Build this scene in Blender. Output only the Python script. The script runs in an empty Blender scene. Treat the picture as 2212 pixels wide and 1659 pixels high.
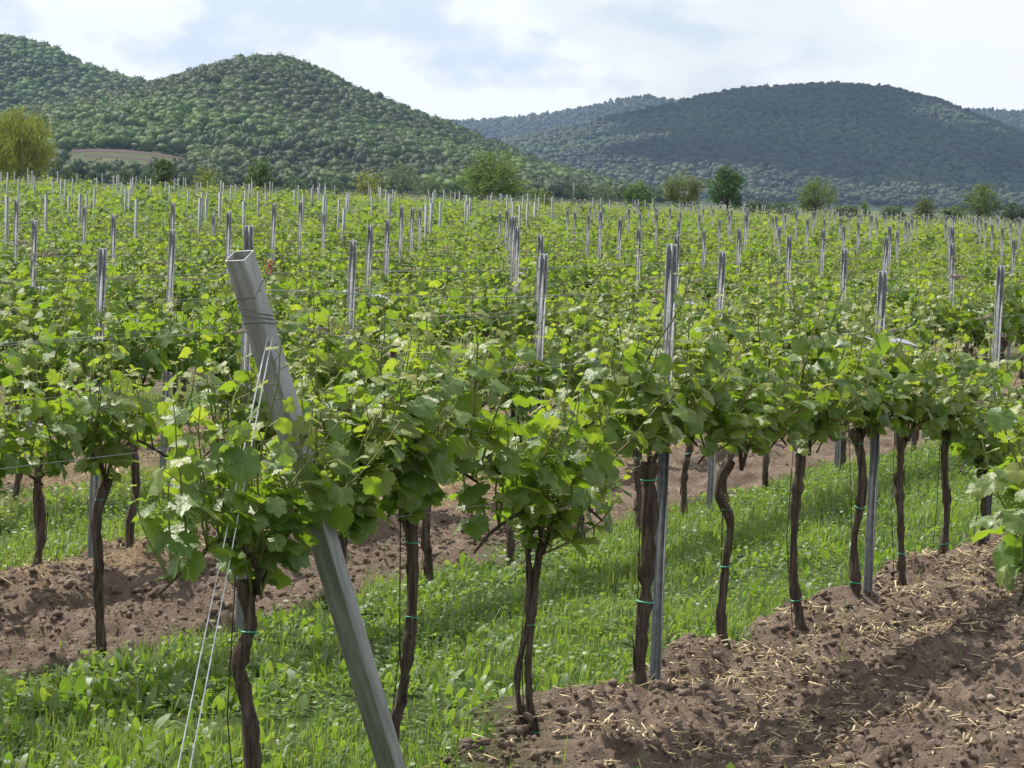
import bpy, math, random
import numpy as np
from mathutils import Matrix, Vector

# ------------------------------------------------------------------ camera
FPX, CXP, CYP = 6144.0, 1106.0, 829.5          # focal length and centre in 2212 x 1659 picture units
CAM_H = 2.05
ROLL = math.radians(2.06)
PITCH = math.atan((CYP - 425.0) / FPX)
SC = bpy.context.scene
COL = SC.collection
cam_d = bpy.data.cameras.new('camera')
cam = bpy.data.objects.new('camera', cam_d)
COL.objects.link(cam)
cam_d.sensor_width = 36.0
cam_d.lens = 36.0 * FPX / 2212.0
cam_d.clip_start, cam_d.clip_end = 0.1, 30000.0
cam.matrix_world = Matrix.Translation((0, 0, CAM_H)) @ Matrix.Rotation(math.pi / 2 - PITCH, 4, 'X') @ Matrix.Rotation(ROLL, 4, 'Z')
SC.camera = cam

# ------------------------------------------------------------------ sky, sun, exposure
SUN_AZ, SUN_EL = math.radians(-50), math.radians(56)      # azimuth from the view direction (+Y), negative = left
world = bpy.data.worlds.new('World')
SC.world = world
world.use_nodes = True
wn, wl = world.node_tree.nodes, world.node_tree.links
wn.clear()


def wnode(t, **k):
    n = wn.new(t)
    for a, b in k.items():
        setattr(n, a, b)
    return n


w_out = wnode('ShaderNodeOutputWorld')
w_bg = wnode('ShaderNodeBackground')
w_bg.inputs['Strength'].default_value = 0.10
w_sky = wnode('ShaderNodeTexSky', sky_type='NISHITA', sun_disc=False)
w_sky.sun_elevation = SUN_EL
w_sky.sun_rotation = SUN_AZ
w_sky.altitude = 200
w_sky.air_density = 1.0
w_sky.dust_density = 1.5
w_co = wnode('ShaderNodeTexCoord')
w_map = wnode('ShaderNodeMapping')
w_map.inputs['Scale'].default_value = (1.0, 1.0, 1.7)
w_map.inputs['Location'].default_value = (0.31, 0.12, 0.055)
wl.new(w_co.outputs['Generated'], w_map.inputs['Vector'])
w_n1 = wnode('ShaderNodeTexNoise')
w_n1.inputs['Scale'].default_value = 10.0
w_n1.inputs['Detail'].default_value = 12.0
w_n1.inputs['Roughness'].default_value = 0.52
w_n1.inputs['Distortion'].default_value = 0.25
wl.new(w_map.outputs['Vector'], w_n1.inputs['Vector'])
w_r1 = wnode('ShaderNodeValToRGB')                    # cloud cover
w_r1.color_ramp.elements[0].position, w_r1.color_ramp.elements[0].color = 0.40, (0.60, 0.60, 0.60, 1)
w_r1.color_ramp.elements[1].position, w_r1.color_ramp.elements[1].color = 0.465, (1, 1, 1, 1)
wl.new(w_n1.outputs['Fac'], w_r1.inputs['Fac'])
w_n2 = wnode('ShaderNodeTexNoise')
w_n2.inputs['Scale'].default_value = 17.0
w_n2.inputs['Detail'].default_value = 7.0
w_n2.inputs['Roughness'].default_value = 0.55
wl.new(w_map.outputs['Vector'], w_n2.inputs['Vector'])
w_r2 = wnode('ShaderNodeValToRGB')                    # cloud brightness
w_r2.color_ramp.elements[0].position, w_r2.color_ramp.elements[0].color = 0.41, (5.2, 5.6, 6.3, 1)
w_r2.color_ramp.elements[1].position, w_r2.color_ramp.elements[1].color = 0.50, (7.3, 7.3, 7.3, 1)
wl.new(w_n2.outputs['Fac'], w_r2.inputs['Fac'])
w_mix = wnode('ShaderNodeMix', data_type='RGBA')
wl.new(w_r1.outputs['Color'], w_mix.inputs['Factor'])
wl.new(w_sky.outputs['Color'], w_mix.inputs[6])
wl.new(w_r2.outputs['Color'], w_mix.inputs[7])
wl.new(w_mix.outputs[2], w_bg.inputs['Color'])
wl.new(w_bg.outputs['Background'], w_out.inputs['Surface'])

sun_d = bpy.data.lights.new('sun', 'SUN')
sun_d.energy = 5.0
sun_d.angle = math.radians(0.6)
sun_d.color = (1.0, 0.95, 0.86)
sun = bpy.data.objects.new('sun', sun_d)
COL.objects.link(sun)
to_sun = Vector((math.sin(SUN_AZ) * math.cos(SUN_EL), math.cos(SUN_AZ) * math.cos(SUN_EL), math.sin(SUN_EL)))
sun.rotation_euler = to_sun.to_track_quat('Z', 'Y').to_euler()
sun.location = (0, 0, 60)
SC.view_settings.view_transform = 'Standard'
SC.view_settings.look = 'None'
SC.view_settings.exposure = 0.6
SC.view_settings.gamma = 1.0
SC.view_settings.use_curve_mapping = False
SC.cycles.max_bounces = 7
SC.cycles.diffuse_bounces = 3
SC.cycles.transmission_bounces = 5
SC.cycles.use_denoising = True

# ------------------------------------------------------------------ helpers
RNG = np.random.default_rng(11)


def px_ray(x, y):
    a, b = (x - CXP) / FPX, -(y - CYP) / FPX
    X = a * math.cos(ROLL) - b * math.sin(ROLL)
    Y = a * math.sin(ROLL) + b * math.cos(ROLL)
    return np.array([X, math.cos(PITCH) + Y * math.sin(PITCH), -math.sin(PITCH) + Y * math.cos(PITCH)])


def at_depth(x, y, Y):
    r = px_ray(x, y)
    return np.array([0, 0, CAM_H]) + r * (Y / r[1])


def on_ground(x, y, z=0.0):
    r = px_ray(x, y)
    return np.array([0, 0, CAM_H]) + r * ((z - CAM_H) / r[2])


def hash2(i, j, s=0):
    n = (i.astype(np.int64) * 374761393 + j.astype(np.int64) * 668265263 + s * 974634777) & 0x7fffffff
    n = ((n ^ (n >> 13)) * 1274126177) & 0x7fffffff
    n = (n ^ (n >> 16)) & 0x7fffffff
    return (n % 100003) / 100003.0


def vnoise(x, y, s=0):
    i, j = np.floor(x), np.floor(y)
    u, v = x - i, y - j
    u, v = u * u * (3 - 2 * u), v * v * (3 - 2 * v)
    a, b = hash2(i, j, s), hash2(i + 1, j, s)
    c, d = hash2(i, j + 1, s), hash2(i + 1, j + 1, s)
    return (a + (b - a) * u) * (1 - v) + (c + (d - c) * u) * v


def fbm(x, y, oct=4, s=0, gain=0.5):
    r, a, t = 0.0, 1.0, 0.0
    for k in range(oct):
        r = r + a * vnoise(x * 2 ** k + 17.3 * k, y * 2 ** k - 9.1 * k, s + k)
        t += a
        a *= gain
    return r / t


def sstep(a, b, x):
    t = np.clip((x - a) / (b - a), 0, 1)
    return t * t * (3 - 2 * t)


def make_mesh(name, V, F, attrs=None, mat=None, smooth=False, colors=None):
    V = np.asarray(V, np.float32)
    F = np.asarray(F, np.int32)
    me = bpy.data.meshes.new(name)
    n, k = F.shape
    me.vertices.add(len(V))
    me.vertices.foreach_set('co', V.ravel())
    me.loops.add(n * k)
    me.loops.foreach_set('vertex_index', F.ravel())
    me.polygons.add(n)
    me.polygons.foreach_set('loop_start', np.arange(0, n * k, k, dtype=np.int32))
    if smooth:
        me.polygons.foreach_set('use_smooth', np.ones(n, bool))
    for an, av in (attrs or {}).items():
        at = me.attributes.new(an, 'FLOAT', 'POINT')
        at.data.foreach_set('value', np.asarray(av, np.float32))
    if colors is not None:
        at = me.attributes.new('col', 'FLOAT_COLOR', 'POINT')
        c = np.ones((len(V), 4), np.float32)
        c[:, :3] = colors
        at.data.foreach_set('color', c.ravel())
    me.update(calc_edges=True)
    if mat:
        me.materials.append(mat)
    return me


def link(name, me, parent=None, loc=None, mat4=None):
    o = bpy.data.objects.new(name, me)
    COL.objects.link(o)
    if parent is not None:
        o.parent = parent
    if mat4 is not None:
        o.matrix_local = mat4
    elif loc is not None:
        o.location = loc
    return o


def tag(o, label=None, cat=None, group=None, kind=None):
    if label:
        o['label'] = label
    if cat:
        o['category'] = cat
    if group:
        o['group'] = group
    if kind:
        o['kind'] = kind
    return o


class MB:
    """collects triangles"""
    def __init__(s):
        s.V, s.F, s.A, s.n = [], [], {}, 0

    def add(s, V, F, **attrs):
        V = np.asarray(V, float)
        F = np.asarray(F, int)
        if F.shape[1] == 4:
            F = np.concatenate([F[:, [0, 1, 2]], F[:, [0, 2, 3]]])
        s.V.append(V)
        s.F.append(F + s.n)
        for k, v in attrs.items():
            s.A.setdefault(k, []).append(np.broadcast_to(np.asarray(v, float), (len(V),)))
        s.n += len(V)

    def mesh(s, name, mat=None, smooth=False):
        return make_mesh(name, np.concatenate(s.V), np.concatenate(s.F), {k: np.concatenate(v) for k, v in s.A.items()}, mat, smooth)


def tube(P, R, n=8, cap=True):
    """quads around a polyline; returns V, F (quads)"""
    P = np.asarray(P, float)
    R = np.broadcast_to(np.asarray(R, float), (len(P),))
    T = np.gradient(P, axis=0)
    T /= np.linalg.norm(T, axis=1)[:, None] + 1e-9
    ref = np.array([1.0, 0, 0]) if abs(T[0][0]) < 0.8 else np.array([0, 1.0, 0])
    V = []
    for i in range(len(P)):
        u = ref - T[i] * ref.dot(T[i])
        u /= np.linalg.norm(u)
        ref = u
        w = np.cross(T[i], u)
        a = np.arange(n) * 2 * np.pi / n
        V.append(P[i] + R[i] * (np.cos(a)[:, None] * u + np.sin(a)[:, None] * w))
    V = np.concatenate(V)
    F = []
    for i in range(len(P) - 1):
        for j in range(n):
            k = (j + 1) % n
            F.append([i * n + j, i * n + k, (i + 1) * n + k, (i + 1) * n + j])
    if cap:
        c0 = len(V)
        V = np.concatenate([V, P[:1], P[-1:]])
        for j in range(n):
            k = (j + 1) % n
            F.append([c0, k, j, j])
            F.append([c0 + 1, (len(P) - 1) * n + j, (len(P) - 1) * n + k, (len(P) - 1) * n + k])
    return V, np.array(F)


def tube_tri(P, R, n=8, cap=True):
    V, F = tube(P, R, n, cap)
    T = np.concatenate([F[:, [0, 1, 2]], F[:, [0, 2, 3]]])
    ok = (T[:, 0] != T[:, 1]) & (T[:, 1] != T[:, 2]) & (T[:, 0] != T[:, 2])
    return V, T[ok]


def spline(P, n):
    """Catmull-Rom resample"""
    P = np.asarray(P, float)
    Q = np.concatenate([[2 * P[0] - P[1]], P, [2 * P[-1] - P[-2]]])
    out = []
    for t in np.linspace(0, len(P) - 1 - 1e-6, n):
        i = int(t)
        f = t - i
        a, b, c, d = Q[i], Q[i + 1], Q[i + 2], Q[i + 3]
        out.append(0.5 * (2 * b + (c - a) * f + (2 * a - 5 * b + 4 * c - d) * f * f + (3 * b - a - 3 * c + d) * f ** 3))
    return np.array(out)


def ico(sub):
    g = (1 + 5 ** 0.5) / 2
    V = np.array([(-1, g, 0), (1, g, 0), (-1, -g, 0), (1, -g, 0), (0, -1, g), (0, 1, g), (0, -1, -g), (0, 1, -g), (g, 0, -1), (g, 0, 1), (-g, 0, -1), (-g, 0, 1)], float)
    V /= np.linalg.norm(V, axis=1)[:, None]
    F = [(0, 11, 5), (0, 5, 1), (0, 1, 7), (0, 7, 10), (0, 10, 11), (1, 5, 9), (5, 11, 4), (11, 10, 2), (10, 7, 6), (7, 1, 8), (3, 9, 4), (3, 4, 2), (3, 2, 6), (3, 6, 8), (3, 8, 9), (4, 9, 5), (2, 4, 11), (6, 2, 10), (8, 6, 7), (9, 8, 1)]
    V = list(map(tuple, V))
    for _ in range(sub):
        mid, NF = {}, []

        def m(a, b):
            k = (min(a, b), max(a, b))
            if k not in mid:
                p = np.array(V[a]) + np.array(V[b])
                V.append(tuple(p / np.linalg.norm(p)))
                mid[k] = len(V) - 1
            return mid[k]
        for a, b, c in F:
            x, y, z = m(a, b), m(b, c), m(c, a)
            NF += [(a, x, z), (b, y, x), (c, z, y), (x, y, z)]
        F = NF
    return np.array(V), np.array(F)


def scatter(TV, TF, pos, scale, rotz, tilt=None, tiltaz=None):
    """copies of a template mesh as one big array; scale (n,) or (n,3)"""
    n = len(pos)
    scale = np.asarray(scale, float)
    if scale.ndim == 1:
        scale = np.repeat(scale[:, None], 3, 1)
    V = TV[None] * scale[:, None, :]
    if tilt is not None:
        ct, st = np.cos(tilt)[:, None], np.sin(tilt)[:, None]
        y, z = V[:, :, 1] * ct - V[:, :, 2] * st, V[:, :, 1] * st + V[:, :, 2] * ct
        V = np.stack([V[:, :, 0], y, z], 2)
    c, s = np.cos(rotz)[:, None], np.sin(rotz)[:, None]
    V = np.stack([V[:, :, 0] * c - V[:, :, 1] * s, V[:, :, 0] * s + V[:, :, 1] * c, V[:, :, 2]], 2) + pos[:, None, :]
    F = TF[None] + (np.arange(n) * len(TV))[:, None, None]
    return V.reshape(-1, 3), F.reshape(-1, TF.shape[1])


# ------------------------------------------------------------------ materials
def material(name, base=(0.5, 0.5, 0.5), rough=0.7, metal=0.0, spec=0.5):
    m = bpy.data.materials.new(name)
    m.use_nodes = True
    b = m.node_tree.nodes['Principled BSDF']
    b.inputs['Base Color'].default_value = (*base, 1)
    b.inputs['Roughness'].default_value = rough
    b.inputs['Metallic'].default_value = metal
    b.inputs['Specular IOR Level'].default_value = spec
    return m, m.node_tree.nodes, m.node_tree.links, b


def nd(N, t, **k):
    n = N.new(t)
    for a, b in k.items():
        setattr(n, a, b)
    return n


def ramp(N, stops):
    r = N.new('ShaderNodeValToRGB')
    while len(r.color_ramp.elements) < len(stops):
        r.color_ramp.elements.new(0.5)
    for e, (p, c) in zip(r.color_ramp.elements, stops):
        e.position, e.color = p, (*c, 1)
    return r


def noise(N, L, scale, detail=4, rough=0.55, coord='Object', vec=None):
    n = N.new('ShaderNodeTexNoise')
    n.inputs['Scale'].default_value = scale
    n.inputs['Detail'].default_value = detail
    n.inputs['Roughness'].default_value = rough
    if vec is None:
        c = N.new('ShaderNodeTexCoord')
        vec = c.outputs[coord]
    L.new(vec, n.inputs['Vector'])
    return n


def bump(N, L, b, src, strength, dist):
    bp = N.new('ShaderNodeBump')
    bp.inputs['Strength'].default_value = strength
    bp.inputs['Distance'].default_value = dist
    L.new(src, bp.inputs['Height'])
    L.new(bp.outputs['Normal'], b.inputs['Normal'])


def leaf_material(name, dark, light, under, trans, transfac, rough=0.42, spec=0.5, use_obj=True, veins=True, bscale=9.0):
    m, N, L, b = material(name, dark, rough, 0, spec)
    at = nd(N, 'ShaderNodeAttribute', attribute_name='tint')
    fac = at.outputs['Fac']
    if use_obj:
        oi = N.new('ShaderNodeObjectInfo')
        ma = nd(N, 'ShaderNodeMath', operation='MULTIPLY_ADD')
        L.new(oi.outputs['Random'], ma.inputs[0])
        ma.inputs[1].default_value = 0.34
        L.new(fac, ma.inputs[2])
        su = nd(N, 'ShaderNodeMath', operation='SUBTRACT', use_clamp=True)
        L.new(ma.outputs[0], su.inputs[0])
        su.inputs[1].default_value = 0.17
        fac = su.outputs[0]
    mx = nd(N, 'ShaderNodeMix', data_type='RGBA')
    L.new(fac, mx.inputs['Factor'])
    mx.inputs[6].default_value, mx.inputs[7].default_value = (*dark, 1), (*light, 1)
    top = mx.outputs[2]
    if veins:
        av = nd(N, 'ShaderNodeAttribute', attribute_name='vein')
        vm = nd(N, 'ShaderNodeMix', data_type='RGBA')
        pw = nd(N, 'ShaderNodeMath', operation='POWER')
        L.new(av.outputs['Fac'], pw.inputs[0])
        pw.inputs[1].default_value = 5.0
        sc = nd(N, 'ShaderNodeMath', operation='MULTIPLY')
        L.new(pw.outputs[0], sc.inputs[0])
        sc.inputs[1].default_value = 0.5
        L.new(sc.outputs[0], vm.inputs['Factor'])
        L.new(top, vm.inputs[6])
        vm.inputs[7].default_value = (0.22, 0.29, 0.09, 1)
        top = vm.outputs[2]
        ns = noise(N, L, bscale, 3, 0.6)
        bump(N, L, b, ns.outputs['Fac'], 0.30, 0.010)
    ge = N.new('ShaderNodeNewGeometry')
    un = nd(N, 'ShaderNodeMix', data_type='RGBA')
    L.new(ge.outputs['Backfacing'], un.inputs['Factor'])
    L.new(top, un.inputs[6])
    um = nd(N, 'ShaderNodeMix', data_type='RGBA')
    um.inputs['Factor'].default_value = 0.6
    L.new(top, um.inputs[6])
    um.inputs[7].default_value = (*under, 1)
    L.new(um.outputs[2], un.inputs[7])
    L.new(un.outputs[2], b.inputs['Base Color'])
    tr = N.new('ShaderNodeBsdfTranslucent')
    tm = nd(N, 'ShaderNodeMix', data_type='RGBA')
    L.new(fac, tm.inputs['Factor'])
    tm.inputs[6].default_value = (*trans, 1)
    tm.inputs[7].default_value = (min(1, trans[0] * 1.8), min(1, trans[1] * 1.35), trans[2] * 1.8, 1)
    L.new(tm.outputs[2], tr.inputs['Color'])
    ms = N.new('ShaderNodeMixShader')
    ms.inputs['Fac'].default_value = transfac
    L.new(b.outputs['BSDF'], ms.inputs[1])
    L.new(tr.outputs['BSDF'], ms.inputs[2])
    L.new(ms.outputs['Shader'], N['Material Output'].inputs['Surface'])
    return m


M = {}
M['leaf'] = leaf_material('vine_leaf', (0.066, 0.132, 0.028), (0.215, 0.235, 0.050), (0.15, 0.21, 0.10), (0.235, 0.400, 0.020), 0.40, 0.42, spec=0.6)
M['leaf_mid'] = leaf_material('vine_leaf_mid', (0.066, 0.132, 0.028), (0.215, 0.235, 0.050), (0.15, 0.21, 0.10), (0.235, 0.400, 0.020), 0.40, 0.52, spec=0.4, bscale=90.0)
M['leaf_far'] = leaf_material('vine_leaf_far', (0.064, 0.126, 0.028), (0.215, 0.230, 0.055), (0.13, 0.18, 0.09), (0.23, 0.38, 0.02), 0.40, 0.58, spec=0.3, use_obj=False, veins=False)
M['weed'] = leaf_material('weed_leaf', (0.060, 0.130, 0.024), (0.210, 0.240, 0.080), (0.13, 0.18, 0.07), (0.23, 0.40, 0.03), 0.38, 0.5, use_obj=False, veins=False)

m, N, L, b = material('galvanised_steel', (0.4, 0.43, 0.45), 0.5, 0.18)
n1 = noise(N, L, 34, 6, 0.6)
r = ramp(N, [(0.3, (0.15, 0.16, 0.168)), (0.55, (0.23, 0.245, 0.255)), (0.8, (0.33, 0.345, 0.355))])
L.new(n1.outputs['Fac'], r.inputs['Fac'])
L.new(r.outputs['Color'], b.inputs['Base Color'])
n2 = noise(N, L, 160, 3)
r2 = ramp(N, [(0.3, (0.55, 0.55, 0.55)), (0.8, (0.75, 0.75, 0.75))])
L.new(n2.outputs['Fac'], r2.inputs['Fac'])
L.new(r2.outputs['Color'], b.inputs['Roughness'])
bump(N, L, b, n2.outputs['Fac'], 0.12, 0.001)
M['steel'] = m

m, N, L, b = material('weathered_steel_tube', (0.3, 0.31, 0.3), 0.5, 0.5)
tc = N.new('ShaderNodeTexCoord')
mp = N.new('ShaderNodeMapping')
mp.inputs['Scale'].default_value = (14, 14, 1.6)
L.new(tc.outputs['Object'], mp.inputs['Vector'])
n1 = noise(N, L, 2.5, 8, 0.65, vec=mp.outputs['Vector'])
r = ramp(N, [(0.25, (0.11, 0.11, 0.095)), (0.45, (0.20, 0.205, 0.19)), (0.62, (0.27, 0.28, 0.275)), (0.82, (0.40, 0.42, 0.43))])
L.new(n1.outputs['Fac'], r.inputs['Fac'])
n3 = noise(N, L, 120, 4, 0.7)
r3 = ramp(N, [(0.60, (0, 0, 0)), (0.74, (1, 1, 1))])
L.new(n3.outputs['Fac'], r3.inputs['Fac'])
mx = nd(N, 'ShaderNodeMix', data_type='RGBA')
L.new(r3.outputs['Color'], mx.inputs['Factor'])
L.new(r.outputs['Color'], mx.inputs[6])
mx.inputs[7].default_value = (0.5, 0.5, 0.47, 1)
L.new(mx.outputs[2], b.inputs['Base Color'])
bump(N, L, b, n3.outputs['Fac'], 0.15, 0.001)
M['tube'] = m

m, N, L, b = material('bright_zinc', (0.62, 0.64, 0.66), 0.35, 0.8)
n1 = noise(N, L, 40, 4)
r = ramp(N, [(0.3, (0.45, 0.47, 0.5)), (0.7, (0.72, 0.73, 0.75))])
L.new(n1.outputs['Fac'], r.inputs['Fac'])
L.new(r.outputs['Color'], b.inputs['Base Color'])
M['zinc'] = m

m, N, L, b = material('pale_post', (0.5, 0.53, 0.54), 0.6, 0.15)
n1 = noise(N, L, 12, 5)
r = ramp(N, [(0.3, (0.13, 0.15, 0.165)), (0.7, (0.21, 0.235, 0.25))])
L.new(n1.outputs['Fac'], r.inputs['Fac'])
L.new(r.outputs['Color'], b.inputs['Base Color'])
M['pale'] = m

m, N, L, b = material('wire', (0.26, 0.28, 0.29), 0.5, 0.6)
n1 = noise(N, L, 9, 4)
r = ramp(N, [(0.3, (0.16, 0.17, 0.17)), (0.7, (0.36, 0.38, 0.40))])
L.new(n1.outputs['Fac'], r.inputs['Fac'])
L.new(r.outputs['Color'], b.inputs['Base Color'])
M['wire'] = m

m, N, L, b = material('bark', (0.05, 0.04, 0.03), 0.95, 0, 0.2)
tc = N.new('ShaderNodeTexCoord')
mp = N.new('ShaderNodeMapping')
mp.inputs['Scale'].default_value = (70, 70, 6)
L.new(tc.outputs['Object'], mp.inputs['Vector'])
n1 = noise(N, L, 1.0, 8, 0.7, vec=mp.outputs['Vector'])
r = ramp(N, [(0.30, (0.024, 0.018, 0.014)), (0.48, (0.066, 0.050, 0.039)), (0.64, (0.135, 0.106, 0.086)), (0.85, (0.25, 0.21, 0.18))])
L.new(n1.outputs['Fac'], r.inputs['Fac'])
L.new(r.outputs['Color'], b.inputs['Base Color'])
bump(N, L, b, n1.outputs['Fac'], 1.0, 0.012)
M['bark'] = m

m, N, L, b = material('green_shoot', (0.14, 0.19, 0.05), 0.5, 0, 0.4)
n1 = noise(N, L, 5, 3)
r = ramp(N, [(0.3, (0.085, 0.135, 0.03)), (0.5, (0.14, 0.175, 0.045)), (0.72, (0.20, 0.13, 0.06))])
L.new(n1.outputs['Fac'], r.inputs['Fac'])
L.new(r.outputs['Color'], b.inputs['Base Color'])
M['shoot'] = m

m, N, L, b = material('tie_plastic', (0.03, 0.33, 0.19), 0.4, 0, 0.5)
n1 = noise(N, L, 30, 3)
r = ramp(N, [(0.3, (0.02, 0.24, 0.13)), (0.7, (0.06, 0.42, 0.27))])
L.new(n1.outputs['Fac'], r.inputs['Fac'])
L.new(r.outputs['Color'], b.inputs['Base Color'])
M['tie'] = m

m, N, L, b = material('red_plastic', (0.36, 0.09, 0.055), 0.45, 0, 0.4)
n1 = noise(N, L, 40, 4)
r = ramp(N, [(0.3, (0.26, 0.06, 0.04)), (0.7, (0.46, 0.15, 0.10))])
L.new(n1.outputs['Fac'], r.inputs['Fac'])
L.new(r.outputs['Color'], b.inputs['Base Color'])
M['red'] = m

m, N, L, b = material('dry_tendril', (0.3, 0.25, 0.2), 0.9, 0, 0.2)
n1 = noise(N, L, 60, 3)
r = ramp(N, [(0.3, (0.16, 0.13, 0.11)), (0.7, (0.42, 0.36, 0.30))])
L.new(n1.outputs['Fac'], r.inputs['Fac'])
L.new(r.outputs['Color'], b.inputs['Base Color'])
M['tendril'] = m

m, N, L, b = material('straw', (0.5, 0.4, 0.24), 0.7, 0, 0.3)
at = nd(N, 'ShaderNodeAttribute', attribute_name='tint')
r = ramp(N, [(0.0, (0.20, 0.145, 0.085)), (0.5, (0.44, 0.35, 0.20)), (1.0, (0.66, 0.56, 0.37))])
L.new(at.outputs['Fac'], r.inputs['Fac'])
L.new(r.outputs['Color'], b.inputs['Base Color'])
M['straw'] = m

# soil and turf: the attribute 'soil' says which ground it is, 'litter' how much straw lies on it
m, N, L, b = material('field_ground', (0.1, 0.08, 0.06), 0.95, 0, 0.15)
a1 = nd(N, 'ShaderNodeAttribute', attribute_name='soil')
a2 = nd(N, 'ShaderNodeAttribute', attribute_name='litter')
ns = noise(N, L, 6, 8, 0.65)
r1 = ramp(N, [(0.28, (0.100, 0.071, 0.053)), (0.5, (0.180, 0.136, 0.105)), (0.75, (0.275, 0.213, 0.168))])
L.new(ns.outputs['Fac'], r1.inputs['Fac'])
ng = noise(N, L, 9, 6, 0.6)
r2 = ramp(N, [(0.3, (0.030, 0.055, 0.012)), (0.55, (0.055, 0.085, 0.020)), (0.8, (0.11, 0.105, 0.045))])
L.new(ng.outputs['Fac'], r2.inputs['Fac'])
nl = noise(N, L, 28, 5, 0.65)
r3 = ramp(N, [(0.35, (0.15, 0.10, 0.065)), (0.7, (0.36, 0.27, 0.16))])
L.new(nl.outputs['Fac'], r3.inputs['Fac'])
mx = nd(N, 'ShaderNodeMix', data_type='RGBA')
L.new(a1.outputs['Fac'], mx.inputs['Factor'])
L.new(r2.outputs['Color'], mx.inputs[6])
L.new(r1.outputs['Color'], mx.inputs[7])
mx2 = nd(N, 'ShaderNodeMix', data_type='RGBA')
L.new(a2.outputs['Fac'], mx2.inputs['Factor'])
L.new(mx.outputs[2], mx2.inputs[6])
L.new(r3.outputs['Color'], mx2.inputs[7])
L.new(mx2.outputs[2], b.inputs['Base Color'])
nb = noise(N, L, 55, 6, 0.7)
bump(N, L, b, nb.outputs['Fac'], 1.0, 0.03)
M['field'] = m

m, N, L, b = material('clod', (0.11, 0.08, 0.06), 0.95, 0, 0.15)
ns = noise(N, L, 7, 8, 0.65)
r1 = ramp(N, [(0.28, (0.100, 0.071, 0.053)), (0.5, (0.180, 0.136, 0.105)), (0.75, (0.275, 0.213, 0.168))])
L.new(ns.outputs['Fac'], r1.inputs['Fac'])
L.new(r1.outputs['Color'], b.inputs['Base Color'])
nb = noise(N, L, 110, 5, 0.7)
bump(N, L, b, nb.outputs['Fac'], 0.9, 0.012)
M['clod'] = m

m, N, L, b = material('stone', (0.3, 0.25, 0.22), 0.8, 0, 0.3)
ns = noise(N, L, 30, 5)
r1 = ramp(N, [(0.3, (0.22, 0.16, 0.13)), (0.7, (0.45, 0.36, 0.31))])
L.new(ns.outputs['Fac'], r1.inputs['Fac'])
L.new(r1.outputs['Color'], b.inputs['Base Color'])
M['stone'] = m

m, N, L, b = material('plain_ground', (0.07, 0.09, 0.03), 0.95, 0, 0.1)
ns = noise(N, L, 0.02, 8, 0.6)
r1 = ramp(N, [(0.3, (0.045, 0.07, 0.02)), (0.55, (0.08, 0.10, 0.03)), (0.8, (0.14, 0.125, 0.06))])
L.new(ns.outputs['Fac'], r1.inputs['Fac'])
L.new(r1.outputs['Color'], b.inputs['Base Color'])
M['plain'] = m

m, N, L, b = material('hill_ground', (0.04, 0.05, 0.02), 0.95, 0, 0.1)
ns = noise(N, L, 0.012, 8, 0.6)
r1 = ramp(N, [(0.3, (0.018, 0.030, 0.012)), (0.7, (0.045, 0.060, 0.022))])
L.new(ns.outputs['Fac'], r1.inputs['Fac'])
a1 = nd(N, 'ShaderNodeAttribute', attribute_name='terrace')
nt = noise(N, L, 0.05, 6, 0.6)
r2 = ramp(N, [(0.35, (0.050, 0.066, 0.025)), (0.55, (0.076, 0.084, 0.036)), (0.75, (0.125, 0.108, 0.062))])
L.new(nt.outputs['Fac'], r2.inputs['Fac'])
mx = nd(N, 'ShaderNodeMix', data_type='RGBA')
L.new(a1.outputs['Fac'], mx.inputs['Factor'])
L.new(r1.outputs['Color'], mx.inputs[6])
L.new(r2.outputs['Color'], mx.inputs[7])
L.new(mx.outputs[2], b.inputs['Base Color'])
M['hill'] = m


def foliage_material(name, scale, trans=0.25):
    m, N, L, b = material(name, (0.05, 0.09, 0.03), 0.65, 0, 0.25)
    at = nd(N, 'ShaderNodeAttribute', attribute_name='col')
    ns = noise(N, L, scale, 4, 0.6)
    r = ramp(N, [(0.3, (0.62, 0.62, 0.62)), (0.7, (1.3, 1.3, 1.3))])
    L.new(ns.outputs['Fac'], r.inputs['Fac'])
    mx = nd(N, 'ShaderNodeMix', data_type='RGBA', blend_type='MULTIPLY')
    mx.inputs['Factor'].default_value = 1.0
    L.new(at.outputs['Color'], mx.inputs[6])
    L.new(r.outputs['Color'], mx.inputs[7])
    L.new(mx.outputs[2], b.inputs['Base Color'])
    tr = N.new('ShaderNodeBsdfTranslucent')
    L.new(mx.outputs[2], tr.inputs['Color'])
    ms = N.new('ShaderNodeMixShader')
    ms.inputs['Fac'].default_value = trans
    L.new(b.outputs['BSDF'], ms.inputs[1])
    L.new(tr.outputs['BSDF'], ms.inputs[2])
    L.new(ms.outputs['Shader'], N['Material Output'].inputs['Surface'])
    return m


M['crown'] = foliage_material('tree_foliage', 1.2, 0.45)
M['forest'] = foliage_material('forest_foliage', 0.5, 0.3)

# ------------------------------------------------------------------ rows: geometry of the vineyard
P0 = np.array([0.2115, 10.7526])
U = np.array([0.3869, 0.9221])                     # along the rows
W = np.array([-0.9221, 0.3869])                    # across, towards the next row back
ROW_P = 1.96


def row_offset(k):
    return {-1: -2.0, 0: 0.0, 1: 2.08, 2: 3.92}.get(k, 3.92 + (k - 2) * ROW_P)


def row_wander(k, t):
    """the second row is not planted dead straight"""
    return float(np.interp(t, [-3, 0.46, 1.35, 3.5, 5.5, 8, 10, 14], [.25, .20, .03, 0, -.06, .02, .12, .05])) if k == 1 else 0.0


def rowxy(t, p):
    return P0[0] + U[0] * t + W[0] * p, P0[1] + U[1] * t + W[1] * p


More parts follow.
